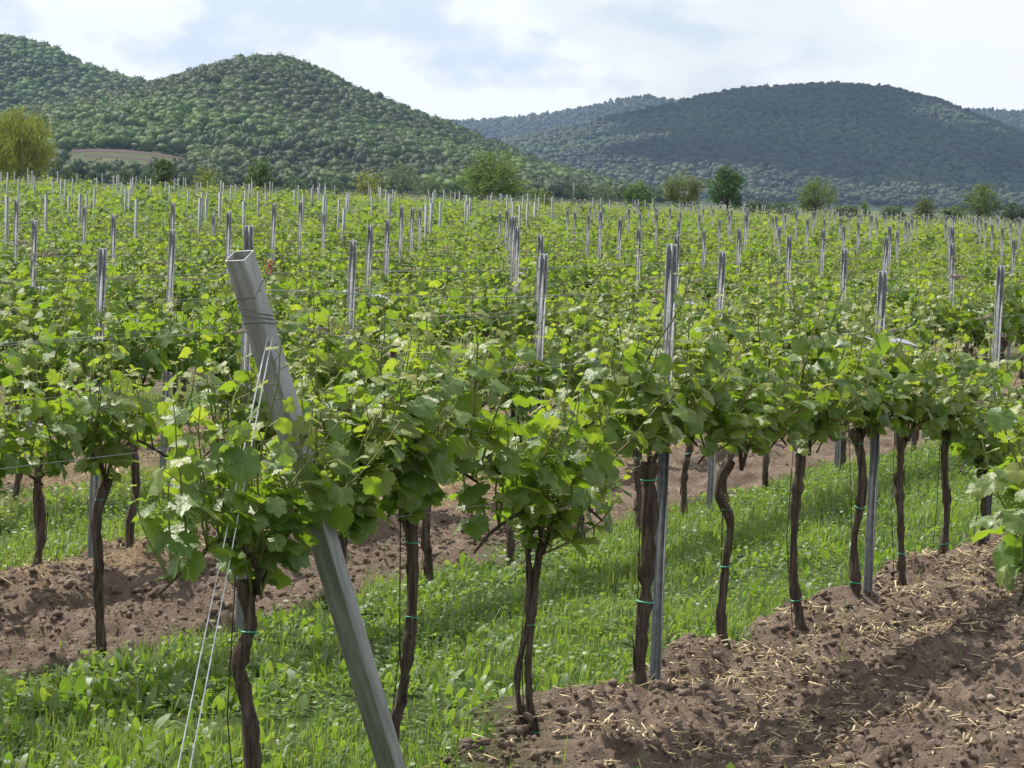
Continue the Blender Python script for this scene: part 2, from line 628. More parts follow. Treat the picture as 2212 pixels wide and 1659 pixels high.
def tp(x, y):
    dx, dy = x - P0[0], y - P0[1]
    return dx * U[0] + dy * U[1], dx * W[0] + dy * W[1]


def gz(x, y):
    x, y = np.asarray(x, float), np.asarray(y, float)
    a = sstep(16, 150, y) * np.clip(0.40 - 0.014 * x, 0.05, 0.95)
    return a * (1 - sstep(165, 300, y))


def field_far(x):
    return 138 + 0.5 * x


def in_view(x, y, margin=0.0):
    return (abs(x) < 0.183 * y + margin) & (y > 6.5)


def soil_mask(t, p):
    """1 on tilled strips, 0 on turf, with ragged edges"""
    w = 0.20 * (fbm(t * 2.2, p * 2.2, 3, 5) - 0.5) * 2
    q = p + w * 0.9 - 0.16
    m = np.zeros_like(q)
    for k in (-1, 1, 3, 5, 7, 9, 11):
        lo, hi = row_offset(k), row_offset(k + 1)
        if k == -1:
            hi += 0.02
        if k == 1:
            lo += 0.02
            hi += 0.05
        m = np.maximum(m, sstep(lo - 0.04, lo + 0.04, q) * (1 - sstep(hi - 0.04, hi + 0.04, q)))
    head = sstep(-1.15, -0.75, t + w * 1.5 + 0.35 * np.clip(p, -3, 0.3))
    m = np.where(p < 1.0, m * head, m)
    return m


def litter_mask(t, p):
    n = fbm(t * 3 + 40, p * 3, 3, 9)
    m = np.zeros_like(p)
    for k, a in ((2, 0.85), (3, 0.9), (4, 0.8), (5, 0.8), (7, 0.8)):
        c = row_offset(k)
        m = np.maximum(m, a * np.exp(-((p - c) / 0.42) ** 2))
    m = np.maximum(m, 0.75 * sstep(row_offset(3) + 0.1, row_offset(3) + 0.3, p) * (1 - sstep(row_offset(4) - 0.2, row_offset(4), p)))
    return np.clip(m * sstep(0.30, 0.55, n), 0, 1)


def soil_height(x, y):
    t, p = tp(x, y)
    s = soil_mask(t, p)
    c1 = fbm(x * 2.6, y * 2.6, 3, 21) - 0.5
    c2 = np.abs(fbm(x * 11, y * 11, 3, 31) - 0.5) * 2
    c3 = fbm(x * 30, y * 30, 4, 41, 0.62) - 0.5
    berm = 0.0
    for k in (-1, 0, 1, 2, 3):
        berm = berm + 0.035 * np.exp(-((p - row_offset(k)) / 0.35) ** 2)
    hs = 0.21 * c1 + 0.016 * np.sin(p * 2 * np.pi / 0.42 + 2.5 * c1) + 0.080 * (0.32 - c2) + 0.085 * c3 + berm
    hg = 0.05 * (fbm(x * 2, y * 2, 3, 51) - 0.5)
    return gz(x, y) + hs * s + hg * (1 - s)


# near ground: fine relief
ys = np.exp(np.arange(math.log(7.6), math.log(27.2), 0.0021))
us = np.arange(-0.232, 0.2321, 0.0021)
GY = np.repeat(ys[:, None], len(us), 1)
GX = us[None] * GY + np.sign(us)[None] * 0.25
GZ = soil_height(GX, GY)
keep = np.ones(GX.shape, bool)
idx = np.arange(GX.size).reshape(GX.shape)
q = np.stack([idx[:-1, :-1], idx[:-1, 1:], idx[1:, 1:], idx[1:, :-1]], -1).reshape(-1, 4)
tt, pp = tp(GX[keep], GY[keep])
me = make_mesh('vineyard_ground', np.stack([GX[keep], GY[keep], GZ[keep]], 1), q, {'soil': soil_mask(tt, pp), 'litter': litter_mask(tt, pp)}, M['field'], True)
tag(link('vineyard_ground', me), kind='structure')

# the rest of the field and the plain, one sheet to the horizon
ys = np.concatenate([np.arange(-60, 5, 6), np.arange(5, 180, 0.9), np.geomspace(182, 9400, 46)])
xs = np.concatenate([-np.geomspace(60, 5400, 26)[::-1], np.arange(-58, 58.5, 0.9), np.geomspace(60, 5400, 26)])
GX, GY = np.meshgrid(xs, ys)
GZ = gz(GX, GY)
hole = (np.abs(GX) < 0.183 * GY + 0.3) & (GY > 8.2) & (GY < 26.3)
GZ = np.where(hole, GZ - 0.3, GZ - 0.012)
nx = len(xs)
ii = (np.arange(len(ys) - 1)[:, None] * nx + np.arange(nx - 1)[None]).reshape(-1)
q = np.stack([ii, ii + 1, ii + nx + 1, ii + nx], 1)
tt, pp = tp(GX.ravel(), GY.ravel())
infield = ((GY < field_far(GX) + 6) & (np.abs(GX) < 60)).ravel()
sm = np.where(infield, 0.75 * soil_mask(tt, pp), 0.0)
me = make_mesh('ground', np.stack([GX, GY, GZ], -1).reshape(-1, 3), q, {'soil': sm, 'litter': np.where(infield, litter_mask(tt, pp), 0.12)}, M['field'], True)
tag(link('ground', me), kind='structure')


# random points on the near ground: density by zone
def near_points(n, y0, y1, rng, margin=0.3):
    y = np.sqrt(rng.uniform(y0 ** 2, y1 ** 2, n))
    x = rng.uniform(-1, 1, n) * (0.183 * y + margin)
    return x, y


# clods of earth
rng = np.random.default_rng(3)
IV, IF = ico(1)
x, y = near_points(165000, 8.6, 18.5, rng)
t, p = tp(x, y)
ok = (rng.random(len(x)) < soil_mask(t, p) ** 2 * np.where(y > 17, 0.35, 0.8)) & (soil_mask(t, p) > 0.6)
x, y = x[ok], y[ok]
n = len(x)
sz = 0.0035 + 0.024 * rng.random(n) ** 9
big = rng.random(n) < 0.02
sz[big] *= 1.2
V20, F20 = ico(0)
V8 = np.array([(1, 0, 0), (-1, 0, 0), (0, 1, 0), (0, -1, 0), (0, 0, 1), (0, 0, -1)], float)
F8 = np.array([(0, 2, 4), (2, 1, 4), (1, 3, 4), (3, 0, 4), (2, 0, 5), (1, 2, 5), (3, 1, 5), (0, 3, 5)])
parts_v, parts_f, off = [], [], 0
for k in range(10):
    TV, TF = (V20, F20) if k < 5 else (V8, F8)
    TV = TV * (0.45 + 0.85 * np.random.default_rng(k).random(len(TV)))[:, None] * np.array([1.15, 1.0, 0.8])
    s = (np.arange(n) % 5 == k % 5) & ((sz > 0.008) == (k < 5))
    pos = np.stack([x[s], y[s], soil_height(x[s], y[s]) - sz[s] * 0.15], 1)
    v, f = scatter(TV, TF, pos, sz[s], rng.uniform(0, 6.28, s.sum()), rng.uniform(-0.7, 0.7, s.sum()))
    parts_v.append(v)
    parts_f.append(f + off)
    off += len(v)
me = make_mesh('soil_clods', np.concatenate(parts_v), np.concatenate(parts_f), None, M['clod'], False)
tag(link('soil_clods', me), 'crumbly brown clods of tilled earth along the vine rows', 'soil', kind='stuff')

# stones lying on the tilled strips
SPHV, SPHF = ico(1)
stone_me = []
for k in range(3):
    rr = np.random.default_rng(70 + k)
    stone_me.append(make_mesh('stone', SPHV * (0.75 + 0.5 * rr.random(len(SPHV)))[:, None] * np.array([1.2, 0.9, 0.6]), SPHF, None, M['stone'], True))
for i, (sx, sy, ss) in enumerate([(105, 1487, .022), (52, 1520, .016), (1985, 1338, .020), (2140, 1522, .024), (1790, 1452, .018), (1533, 1170, .012), (1480, 1330, .015), (860, 1160, .018), (985, 1168, .014), (700, 1290, .015)]):
    g = on_ground(sx, sy)
    o = link('stone', stone_me[i % 3], loc=(g[0], g[1], float(soil_height(g[0], g[1])) + ss * 0.25))
    o.scale = (ss, ss, ss)
    o.rotation_euler = (0, 0, i * 1.3)
    tag(o, 'small pale reddish stone lying on the tilled brown soil', 'stone', 'stones on the tilled soil')

# straw
rng = np.random.default_rng(5)
BV = np.array([(-.5, -.5, 0), (.5, -.5, 0), (.5, .5, 0), (-.5, .5, 0), (-.5, -.5, 1), (.5, -.5, 1), (.5, .5, 1), (-.5, .5, 1)], float)
BF = np.array([(0, 3, 2), (0, 2, 1), (4, 5, 6), (4, 6, 7), (0, 1, 5), (0, 5, 4), (1, 2, 6), (1, 6, 5), (2, 3, 7), (2, 7, 6), (3, 0, 4), (3, 4, 7)])


def straw(n, y0, y1, sel, seed, lmin, lmax, up=0.35):
    rng = np.random.default_rng(seed)
    x, y = near_points(n, y0, y1, rng)
    t, p = tp(x, y)
    ok = rng.random(n) < sel(t, p)
    x, y = x[ok], y[ok]
    n = len(x)
    ln = lmin + (lmax - lmin) * rng.random(n) ** 2.2
    wd = 0.0036 + 0.0046 * rng.random(n) ** 2
    ti = np.where(rng.random(n) < 0.12, rng.uniform(-1.2, 1.2, n), rng.normal(0, up * 0.5, n))
    pos = np.stack([x, y, soil_height(x, y) + 0.010 + np.abs(np.sin(ti)) * ln * 0.4], 1)
    TV = BV.copy()
    TV[:, 2] -= 0.5
    sc = np.stack([wd, ln, wd * 0.6], 1)
    v, f = scatter(TV, BF, pos, sc, rng.uniform(0, 6.28, n), ti)
    return v, f, np.repeat(np.clip(rng.normal(0.5, 0.28, n), 0, 1), 8)


def sel_a(t, p):
    cl = sstep(0.44, 0.66, fbm(t * 2.2, p * 2.2, 4, 77))
    return np.where((p < 0.15) & (soil_mask(t, p) > 0.5), 0.10 + 0.90 * cl, 0)


v, f, ti = straw(62000, 9.3, 21, sel_a, 1, 0.015, 0.095)
me = make_mesh('straw', v, f, {'tint': ti}, M['straw'])
tag(link('straw', me), 'scattered short straw stalks on bare soil before the first vine row', 'straw', kind='stuff')
v, f, ti = straw(26000, 13, 26, lambda t, p: np.where(p > 1.6, np.maximum(litter_mask(t, p) * 0.9, 0.03 * soil_mask(t, p)), 0), 2, 0.03, 0.14, 0.5)
me = make_mesh('dry_mulch', v, f, {'tint': ti * 0.8}, M['straw'])
tag(link('dry_mulch', me), 'dry straw mulch lying beneath the vine rows further back', 'straw', kind='stuff')


# ------------------------------------------------------------------ grass and weeds between the rows
def blades(x, y, h, w, rng, lean=0.45):
    """bent grass blades: five vertices each"""
    n = len(x)
    az = rng.uniform(0, 2 * np.pi, n)
    le = np.abs(rng.normal(0, lean, n)) + 0.08
    d = np.stack([np.cos(az), np.sin(az), np.zeros(n)], 1)
    s = np.stack([-np.sin(az), np.cos(az), np.zeros(n)], 1)
    b = np.stack([x, y, soil_height(x, y) - 0.01], 1)
    up = np.array([0, 0, 1.0])
    m1 = b + (d * (le * 0.35)[:, None] + up * 0.58) * h[:, None]
    m2 = b + (d * le[:, None] + up * (1.0 - 0.3 * np.clip(le, 0, 1))[:, None]) * h[:, None]
    hw = (w * 0.5)[:, None]
    V = np.stack([b - s * hw, b + s * hw, m1 - s * hw * 0.8, m1 + s * hw * 0.8, m2], 1)
    F = np.array([(0, 1, 3), (0, 3, 2), (2, 3, 4)])[None] + (np.arange(n) * 5)[:, None, None]
    return V.reshape(-1, 3), F.reshape(-1, 3)


def broad(x, y, h, w, rng):
    """upright lance-shaped weed leaves: ten vertices each"""
    n = len(x)
    az = rng.uniform(0, 2 * np.pi, n)
    le = np.abs(rng.normal(0.35, 0.35, n))
    d = np.stack([np.cos(az), np.sin(az), np.zeros(n)], 1)
    s = np.stack([-np.sin(az), np.cos(az), np.zeros(n)], 1)
    b = np.stack([x, y, soil_height(x, y) - 0.01], 1)
    up = np.array([0, 0, 1.0])
    ring = []
    for f, wf in ((0, 0.12), (0.3, 0.75), (0.6, 1.0), (0.85, 0.6)):
        c = b + (d * (le * f * (0.4 + 0.8 * f))[:, None] + up * (f * (1 - 0.35 * f * np.clip(le, 0, 1)))[:, None]) * h[:, None]
        hw = (w * 0.5 * wf)[:, None]
        ring += [c - s * hw + d * hw * 0.25, c + s * hw + d * hw * 0.25]
    tip = b + (d * (le * 1.25)[:, None] + up * (1.0 - 0.45 * np.clip(le, 0, 1))[:, None]) * h[:, None]
    V = np.stack(ring + [tip], 1)
    F = [(0, 1, 3), (0, 3, 2), (2, 3, 5), (2, 5, 4), (4, 5, 7), (4, 7, 6), (6, 7, 8)]
    F = np.array(F)[None] + (np.arange(n) * 9)[:, None, None]
    return V.reshape(-1, 3), F.reshape(-1, 3)


rng = np.random.default_rng(8)
x, y = near_points(330000, 8.6, 30, rng)
t, p = tp(x, y)
turf = 1 - soil_mask(t, p)
dens = fbm(x * 1.3, y * 1.3, 3, 61)
ok = (rng.random(len(x)) < turf * np.where(y < 20, 0.95, 0.75) * (0.25 + 0.75 * sstep(0.36, 0.52, dens))) & (turf > 0.55)
ok |= rng.random(len(x)) < 0.004
x, y, t, p, dens = x[ok], y[ok], t[ok], p[ok], dens[ok]
n = len(x)
h = (0.035 + 0.10 * rng.random(n) ** 1.6) * (0.25 + 1.5 * dens)
tall = rng.random(n) < 0.04
h[tall] *= 2.0
w = np.where(tall, 0.0020, 0.0025 + 0.0035 * rng.random(n))
v, f = blades(x, y, h, w, rng)
dry = np.clip(0.25 + 0.5 * litter_mask(t, p) + 0.8 * (dens - 0.5) + rng.normal(0, 0.20, n) + tall * 0.4, 0, 1)
me = make_mesh('grass', v, f, {'tint': np.repeat(dry, 5)}, M['weed'])
tag(link('grass', me), 'short green grass growing in the strips between vine rows', 'grass', kind='stuff')

x, y = near_points(150000, 8.6, 27, rng)
t, p = tp(x, y)
turf = 1 - soil_mask(t, p)
dens = fbm(x * 1.7 + 9, y * 1.7, 3, 66)
lush = sstep(1.8, -0.5, t) * (p < 2.2)                       # broad leaves near the headland
ok = (rng.random(len(x)) < turf * np.clip(0.30 * sstep(0.44, 0.62, dens) + 0.38 * lush * sstep(0.36, 0.55, dens) + 0.06, 0, 1)) & (turf > 0.5)
x, y, t, p = x[ok], y[ok], t[ok], p[ok]
n = len(x)
h = 0.03 + 0.075 * rng.random(n) ** 1.6 + 0.035 * lush[ok] * rng.random(n)
w = h * rng.uniform(0.16, 0.46, n)
v, f = broad(x, y, h, w, rng)
me = make_mesh('weeds', v, f, {'tint': np.repeat(np.clip(rng.normal(0.26, 0.24, n), 0, 1), 9)}, M['weed'], True)
tag(link('weeds', me), 'broad-leaved green weeds among the grass between vine rows', 'weeds', kind='stuff')


# small round leaflets close to the ground
x, y = near_points(150000, 8.6, 26, rng)
t, p = tp(x, y)
turf = 1 - soil_mask(t, p)
cl = sstep(0.42, 0.6, fbm(x * 2.4 + 3, y * 2.4, 3, 71))
ok = (rng.random(len(x)) < turf * (0.12 + 0.6 * cl)) & (turf > 0.4)
x, y = x[ok], y[ok]
n = len(x)
a5 = np.arange(5) * 2 * np.pi / 5
TV = np.column_stack([np.cos(a5), np.sin(a5) * 0.8, 0.12 * np.cos(2 * a5)])
TF = np.array([(0, 1, 2), (0, 2, 3), (0, 3, 4)])
pos = np.stack([x, y, soil_height(x, y) + 0.012 + 0.075 * rng.random(n)], 1)
v, f = scatter(TV, TF, pos, rng.uniform(0.006, 0.017, n), rng.uniform(0, 6.28, n), rng.normal(0, 0.55, n))
me = make_mesh('clover', v, f, {'tint': np.repeat(np.clip(rng.normal(0.22, 0.2, n), 0, 1), 5)}, M['weed'])
tag(link('clover', me), 'low round-leaved clover spreading through the grass strips', 'clover', kind='stuff')


# ------------------------------------------------------------------ vine leaves
def leaf_template(lod, seed, tint):
    """blade in the xy plane, stalk at the origin, tip towards +x, about 1 wide"""
    rr = np.random.default_rng(seed)
    ad = np.array([0, 28, 58, 86, 118, 146, 166, 180.0])
    rd = np.array([0.64, 0.50, 0.58, 0.46, 0.53, 0.46, 0.40, 0.20])
    no = {0: 40, 1: 14, 2: 6}[lod]
    a = np.linspace(-180, 180, no, endpoint=False)
    r = np.interp(np.abs(a), ad, rd) * (1 + 0.05 * rr.normal(size=no))
    if lod == 0:
        r *= 1 + 0.055 * np.where(np.arange(no) % 2 == 0, 1, -1)
    th = np.radians(a)
    c = np.array([0.34, 0.0])
    out = np.stack([c[0] + r * np.cos(th), c[1] + r * np.sin(th)], 1)
    bend, fold, wave, ph = rr.uniform(0.15, 0.75), rr.uniform(-0.15, 0.40), rr.uniform(0.02, 0.10), rr.uniform(0, 6.28)

    def zz(P, vein):
        X, Y = P[:, 0], P[:, 1]
        rad = np.hypot(X - c[0], Y)
        return -bend * 0.5 * (X - 0.1) ** 2 + fold * np.abs(Y) * 0.55 - 0.25 * Y ** 2 + wave * rad * 2 * np.sin(3 * np.arctan2(Y, X - c[0]) + ph) + 0.03 * (1 - vein)
    va = np.radians([0, 58, -58, 118, -118])

    def veinv(ang):
        d = np.min(np.abs((ang[:, None] - va[None] + np.pi) % (2 * np.pi) - np.pi), 1)
        return np.clip(1 - d / np.radians(22), 0, 1)
    if lod == 0:
        am = th[::2]
        rm = np.interp(np.abs(np.degrees(am)), ad, rd) * 0.52
        mid = np.stack([c[0] + rm * np.cos(am), c[1] + rm * np.sin(am)], 1)
        P = np.concatenate([c[None], mid, out])
        ve = np.concatenate([[1.0], veinv(am), veinv(th)])
        nm = len(mid)
        F = []
        for j in range(nm):
            k = (j + 1) % nm
            F.append((0, 1 + j, 1 + k))
            o0, o1, o2 = 1 + nm + 2 * j, 1 + nm + 2 * j + 1, 1 + nm + (2 * j + 2) % no
            F += [(1 + j, o0, o1), (1 + j, o1, 1 + k), (1 + k, o1, o2)]
    else:
        P = np.concatenate([c[None], out])
        ve = np.concatenate([[0.6], veinv(th) * 0.6])
        F = [(0, 1 + j, 1 + (j + 1) % no) for j in range(no)]
    V = np.column_stack([P, zz(P, ve)])
    V[:, :2] /= 1.05
    return V, np.array(F), ve, np.full(len(V), tint)


LEAF0 = [leaf_template(0, 100 + k, tn) for k, tn in enumerate([0.10, 0.16, 0.22, 0.28, 0.14, 0.36, 0.24, 0.45])]
LEAF0Y = [leaf_template(0, 130 + k, tn) for k, tn in enumerate([0.75, 0.9, 1.0])]
LEAF1 = [leaf_template(1, 160 + k, 0) for k in range(6)]
LEAF2 = [leaf_template(2, 180 + k, 0) for k in range(5)]
LEAF_ME = [make_mesh('leaf', V, F, {'vein': ve, 'tint': tn}, M['leaf'], True) for V, F, ve, tn in LEAF0]
LEAF_MEY = [make_mesh('leaf', V, F, {'vein': ve, 'tint': tn}, M['leaf'], True) for V, F, ve, tn in LEAF0Y]


def basis(xdir, up, roll):
    x = xdir / np.linalg.norm(xdir)
    y = np.cross(up, x)
    y /= np.linalg.norm(y) + 1e-9
    z = np.cross(x, y)
    c, s = math.cos(roll), math.sin(roll)
    return np.stack([x, y * c + z * s, -y * s + z * c], 1)


def grow_vine(seed, head_z=0.84, n_shoots=14, reach=0.56, hmul=1.0, head_x=0.0, front=0, fs=0):
    """shoots and leaves of one vine; local x runs along the row"""
    rr = np.random.default_rng(seed)
    arms, shoots = [], []
    wire_z = head_z + 0.10
    for sgn in (-1, 1):
        L = reach * rr.uniform(0.85, 1.1)
        pts = [(head_x, 0, head_z - 0.04), (head_x + sgn * 0.07, rr.normal(0, .02), head_z + 0.07), (head_x + sgn * 0.22, rr.normal(0, .015), wire_z + 0.05), (sgn * L * 0.7, 0, wire_z), (sgn * L, 0, wire_z - 0.07)]
        arms.append(spline(pts, 12))
    for i in range(n_shoots + front):
        sgn = -1 if i % 2 else 1
        f = min(1.0, 0.10 + 0.9 * ((i // 2) + rr.random()) / (n_shoots / 2.0)) if i < n_shoots else rr.random()
        if i >= n_shoots and fs:
            sgn, f = fs, rr.uniform(0.45, 1.0)
        base = arms[0 if sgn < 0 else 1][int(f * 11)].copy()
        if rr.random() < 0.13:
            base = np.array([head_x + rr.normal(0, .03), rr.normal(0, .03), head_z - rr.uniform(0.0, 0.05)])
        L = rr.uniform(0.22, 0.54) * hmul
        if rr.random() < 0.16:
            L *= 1.45
        az = rr.uniform(0, 6.28)
        lean = abs(rr.normal(0.0, 0.40))
        d0 = np.array([math.sin(lean) * math.cos(az) * 0.9 + 0.12 * sgn, math.sin(lean) * math.sin(az), math.cos(lean)])
        if i >= n_shoots:
            d0 = np.array([rr.normal(0, .3), -0.55 - 0.45 * (fs == 0), rr.uniform(0.1, 0.8) + 0.5 * abs(fs)])
        pts, d, pcur = [base], d0, base.copy()
        nn = max(4, int(L / 0.046))
        for k in range(nn):
            d = d + np.array([rr.normal(0, .10), rr.normal(0, .10), 0.07])
            d /= np.linalg.norm(d)
            pcur = pcur + d * L / nn
            pts.append(pcur.copy())
        pts = np.array(pts)
        leaves = []
        a0 = rr.uniform(0, 6.28)
        for k in range(0, nn + 1):
            f = k / nn
            if k == 0 and rr.random() < 0.75:
                continue
            size = (0.051 + 0.044 * math.sin(min(1.0, f * 1.9 + 0.25) * 1.57)) * (1 - 0.80 * max(0, (f - 0.45) / 0.55) ** 1.1) * rr.uniform(0.78, 1.25)
            nl = 1 if f < 0.95 else 3
            if f < 0.6 and rr.random() < 0.22:
                nl = 2
            for q in range(nl):
                a = a0 + k * math.pi + rr.normal(0, 0.6) + q * 2.1
                out = np.array([math.cos(a), math.sin(a), 0])
                pet = size * rr.uniform(0.55, 0.95) * (0.35 if f > 0.95 else 1)
                pd = out * 0.8 + np.array([0, 0, rr.uniform(0.0, 0.8)])
                pd /= np.linalg.norm(pd)
                pos = pts[k] + pd * pet
                droop = rr.uniform(-0.25, 1.1) if f < 0.8 else rr.uniform(-0.9, 0.5)
                xd = out * math.cos(droop) - np.array([0, 0, math.sin(droop)])
                xd += rr.normal(0, .22, 3)
                B = basis(xd, np.array([0.0, 0, 1]) + rr.normal(0, .15, 3), rr.normal(0, 0.42))
                age = np.clip((f - 0.55) / 0.38, 0, 1)
                leaves.append((pts[k], pos, B, size if q == 0 else size * 0.8, age))
        shoots.append((pts, leaves))
    return arms, shoots


def shoot_mesh(pts, leaves, rr, sides=4, pet=True, curls=True):
    mb = MB()
    n = len(pts)
    mb.add(*tube_tri(pts, np.linspace(0.0052, 0.0018, n), sides))
    if pet:
        for a, bpos, B, s, age in leaves:
            mid = (a + bpos) / 2 + np.array([0, 0, -0.006])
            mb.add(*tube_tri([a, bpos + (mid - (a + bpos) / 2) * 0.3], [0.0019, 0.0013], 3, False))
    if curls and rr.random() < 0.7:
        k = rr.integers(n // 2, n)
        az = rr.uniform(0, 6.28)
        c = pts[k] + np.array([[math.cos(az) * 0.1 * s + 0.012 * math.sin(9 * s), math.sin(az) * 0.1 * s + 0.012 * math.cos(9 * s), 0.07 * s] for s in np.linspace(0, 1, 8)])
        mb.add(*tube_tri(c, np.linspace(0.0014, 0.0006, 8), 3, False))
    if curls:                                              # a small flower cluster low on the shoot
        for q in range(rr.integers(0, 3)):
            k = rr.integers(1, max(2, n // 2))
            az = rr.uniform(0, 6.28)
            o = pts[k]
            for s in np.linspace(0.25, 1, 11):
                c = o + np.array([math.cos(az) * 0.07 * s, math.sin(az) * 0.07 * s, 0.055 * s]) + rr.normal(0, .006, 3)
                mb.add(V8 * 0.0042 + c, F8)
    return mb.mesh('shoot', M['shoot'], True)


def joined_foliage(shoots, tmpl, rr, mat, keep=1.0, grow=1.0, name='foliage'):
    vs, fs, ts, ves, off = [], [], [], [], 0
    for pts, leaves in shoots:
        for a, pos, B, s, age in leaves:
            if rr.random() > keep:
                continue
            V, F, ve, _ = tmpl[rr.integers(len(tmpl))]
            v = (V * s * grow) @ B.T + pos
            vs.append(v)
            fs.append(F + off)
            ts.append(np.full(len(v), np.clip(0.06 + 0.75 * age + rr.normal(0, .15), 0, 1)))
            ves.append(ve)
            off += len(v)
    return np.concatenate(vs), np.concatenate(fs), np.concatenate(ts), np.concatenate(ves)


def trunk_mesh(path, r0, r1, seed, extra=None, sides=12, rings=34, head=True):
    """gnarled stem with ridged bark; extra = a second stem"""
    rr = np.random.default_rng(seed)
    mb = MB()
    for q, pth in enumerate([path] + ([extra] if extra is not None else [])):
        P = spline(pth, rings)
        f = np.linspace(0, 1, rings)
        R = r0 + (r1 - r0) * f
        R = R * (1 + 0.10 * np.sin(f * 17 + seed) + 0.08 * rr.normal(size=rings))
        R *= 1 + 0.35 * np.exp(-(f / 0.05) ** 2)
        for c in rr.uniform(0.15, 0.9, 3):
            R *= 1 + 0.22 * np.exp(-((f - c) / 0.03) ** 2)
        if head and q == 0:
            R *= 1 + 0.55 * np.exp(-((f - 0.97) / 0.06) ** 2)
        if q == 1:
            R *= 0.85
        V, F = tube_tri(P, R, sides)
        nb = rings * sides
        ax = np.repeat(P, sides, 0)
        ang = np.tile(np.arange(sides), rings)
        rid = 1 + 0.16 * np.where((ang + (np.repeat(np.arange(rings), sides) // 9)) % 3 == 0, 1, -0.4) + 0.07 * rr.normal(size=nb)
        V[:nb] = ax + (V[:nb] - ax) * rid[:, None]
        mb.add(V, F)
        for k in range(4):                                   # loose bark strips
            i = rr.integers(3, rings - 6)
            j = rr.integers(sides)
            idx = [(i + s) * sides + j for s in range(5)]
            c = V[idx] + (V[idx] - P[i:i + 5]) * np.array([0.02, 0.15, 0.2, 0.25, 0.5])[:, None]
            mb.add(*tube_tri(c, [0.003, 0.004, 0.004, 0.003, 0.001], 4))
    return mb.mesh('trunk', M['bark'], True)


def ring_mesh(r, w=0.005):
    mb = MB()
    a = np.linspace(0, 2 * np.pi, 15)
    mb.add(*tube_tri(np.stack([np.cos(a) * r, np.sin(a) * r, 0.004 * np.sin(a)], 1), w * 0.5, 5, False))
    mb.add(*tube_tri([(r, 0, 0), (r + 0.012, -0.012, 0.006), (r + 0.022, -0.03, -0.012)], [w * .5, w * .45, w * .3], 4))
    mb.add(*tube_tri([(r, 0, 0), (r + 0.006, -0.018, -0.012), (r + 0.008, -0.022, -0.036)], [w * .5, w * .45, w * .3], 4))
    return mb.mesh('tie', M['tie'], True)


TIE = ring_mesh(1.0, 0.24)
ROT_ROW = math.atan2(U[1], U[0])                 # local x of a vine runs along the row
RM = Matrix.Rotation(ROT_ROW, 4, 'Z')


def world_to_vine(pw, base):
    d = np.asarray(pw) - base
    return np.array([d[0] * U[0] + d[1] * U[1], d[0] * W[0] + d[1] * W[1], d[2]])


def detailed_vine(base, trunk_pts, r0, r1, seed, label, group, ties=(), extra=None, **kw):
    """a vine whose every leaf is an object: vine > trunk (> tie), cane, shoot (> leaf)"""
    rr = np.random.default_rng(seed)
    root = link('grapevine', None)
    root.matrix_world = Matrix.Translation(tuple(base)) @ RM
    tag(root, label, 'vine', group)
    tr = link('trunk', trunk_mesh(trunk_pts, r0, r1, seed, extra), root)
    P = spline(trunk_pts, 40)
    for f in ties:
        c = P[int(f * 39)]
        rad = (r0 + (r1 - r0) * f) * 1.28
        o = link('tie', TIE, tr)
        o.location = c
        o.scale = (rad, rad, rad * 0.9)
        o.rotation_euler = (rr.normal(0, .12), rr.normal(0, .12), -ROT_ROW - 1.2 + rr.normal(0, .7))
    hz, hx = trunk_pts[-1][2], trunk_pts[-1][0]
    arms, shoots = grow_vine(seed, hz, head_x=hx, **kw)
    for a in arms:
        link('cane', (lambda mb: (mb.add(*tube_tri(a, np.linspace(0.010, 0.005, len(a)), 7)), mb.mesh('cane', M['bark'], True))[1])(MB()), root)
    for pts, leaves in shoots:
        so = link('shoot', shoot_mesh(pts, leaves, rr), root)
        for a, pos, B, s, age in leaves:
            me = LEAF_MEY[rr.integers(3)] if age > 0.55 + rr.normal(0, .15) else LEAF_ME[rr.integers(len(LEAF_ME))]
            mt = np.eye(4)
            mt[:3, :3] = B * s
            mt[:3, 3] = pos
            link('leaf', me, so, mat4=Matrix(mt.tolist()))
    return root


# first row: trunks follow the photograph
def z7(x, y):
    return ((700 + x / 1.943) * 0.9736, (850 + y / 1.943) * 0.9736)


def z8(x, y):
    return ((1460 + x / 1.942) * 0.9736, (850 + y / 1.942) * 0.9736)


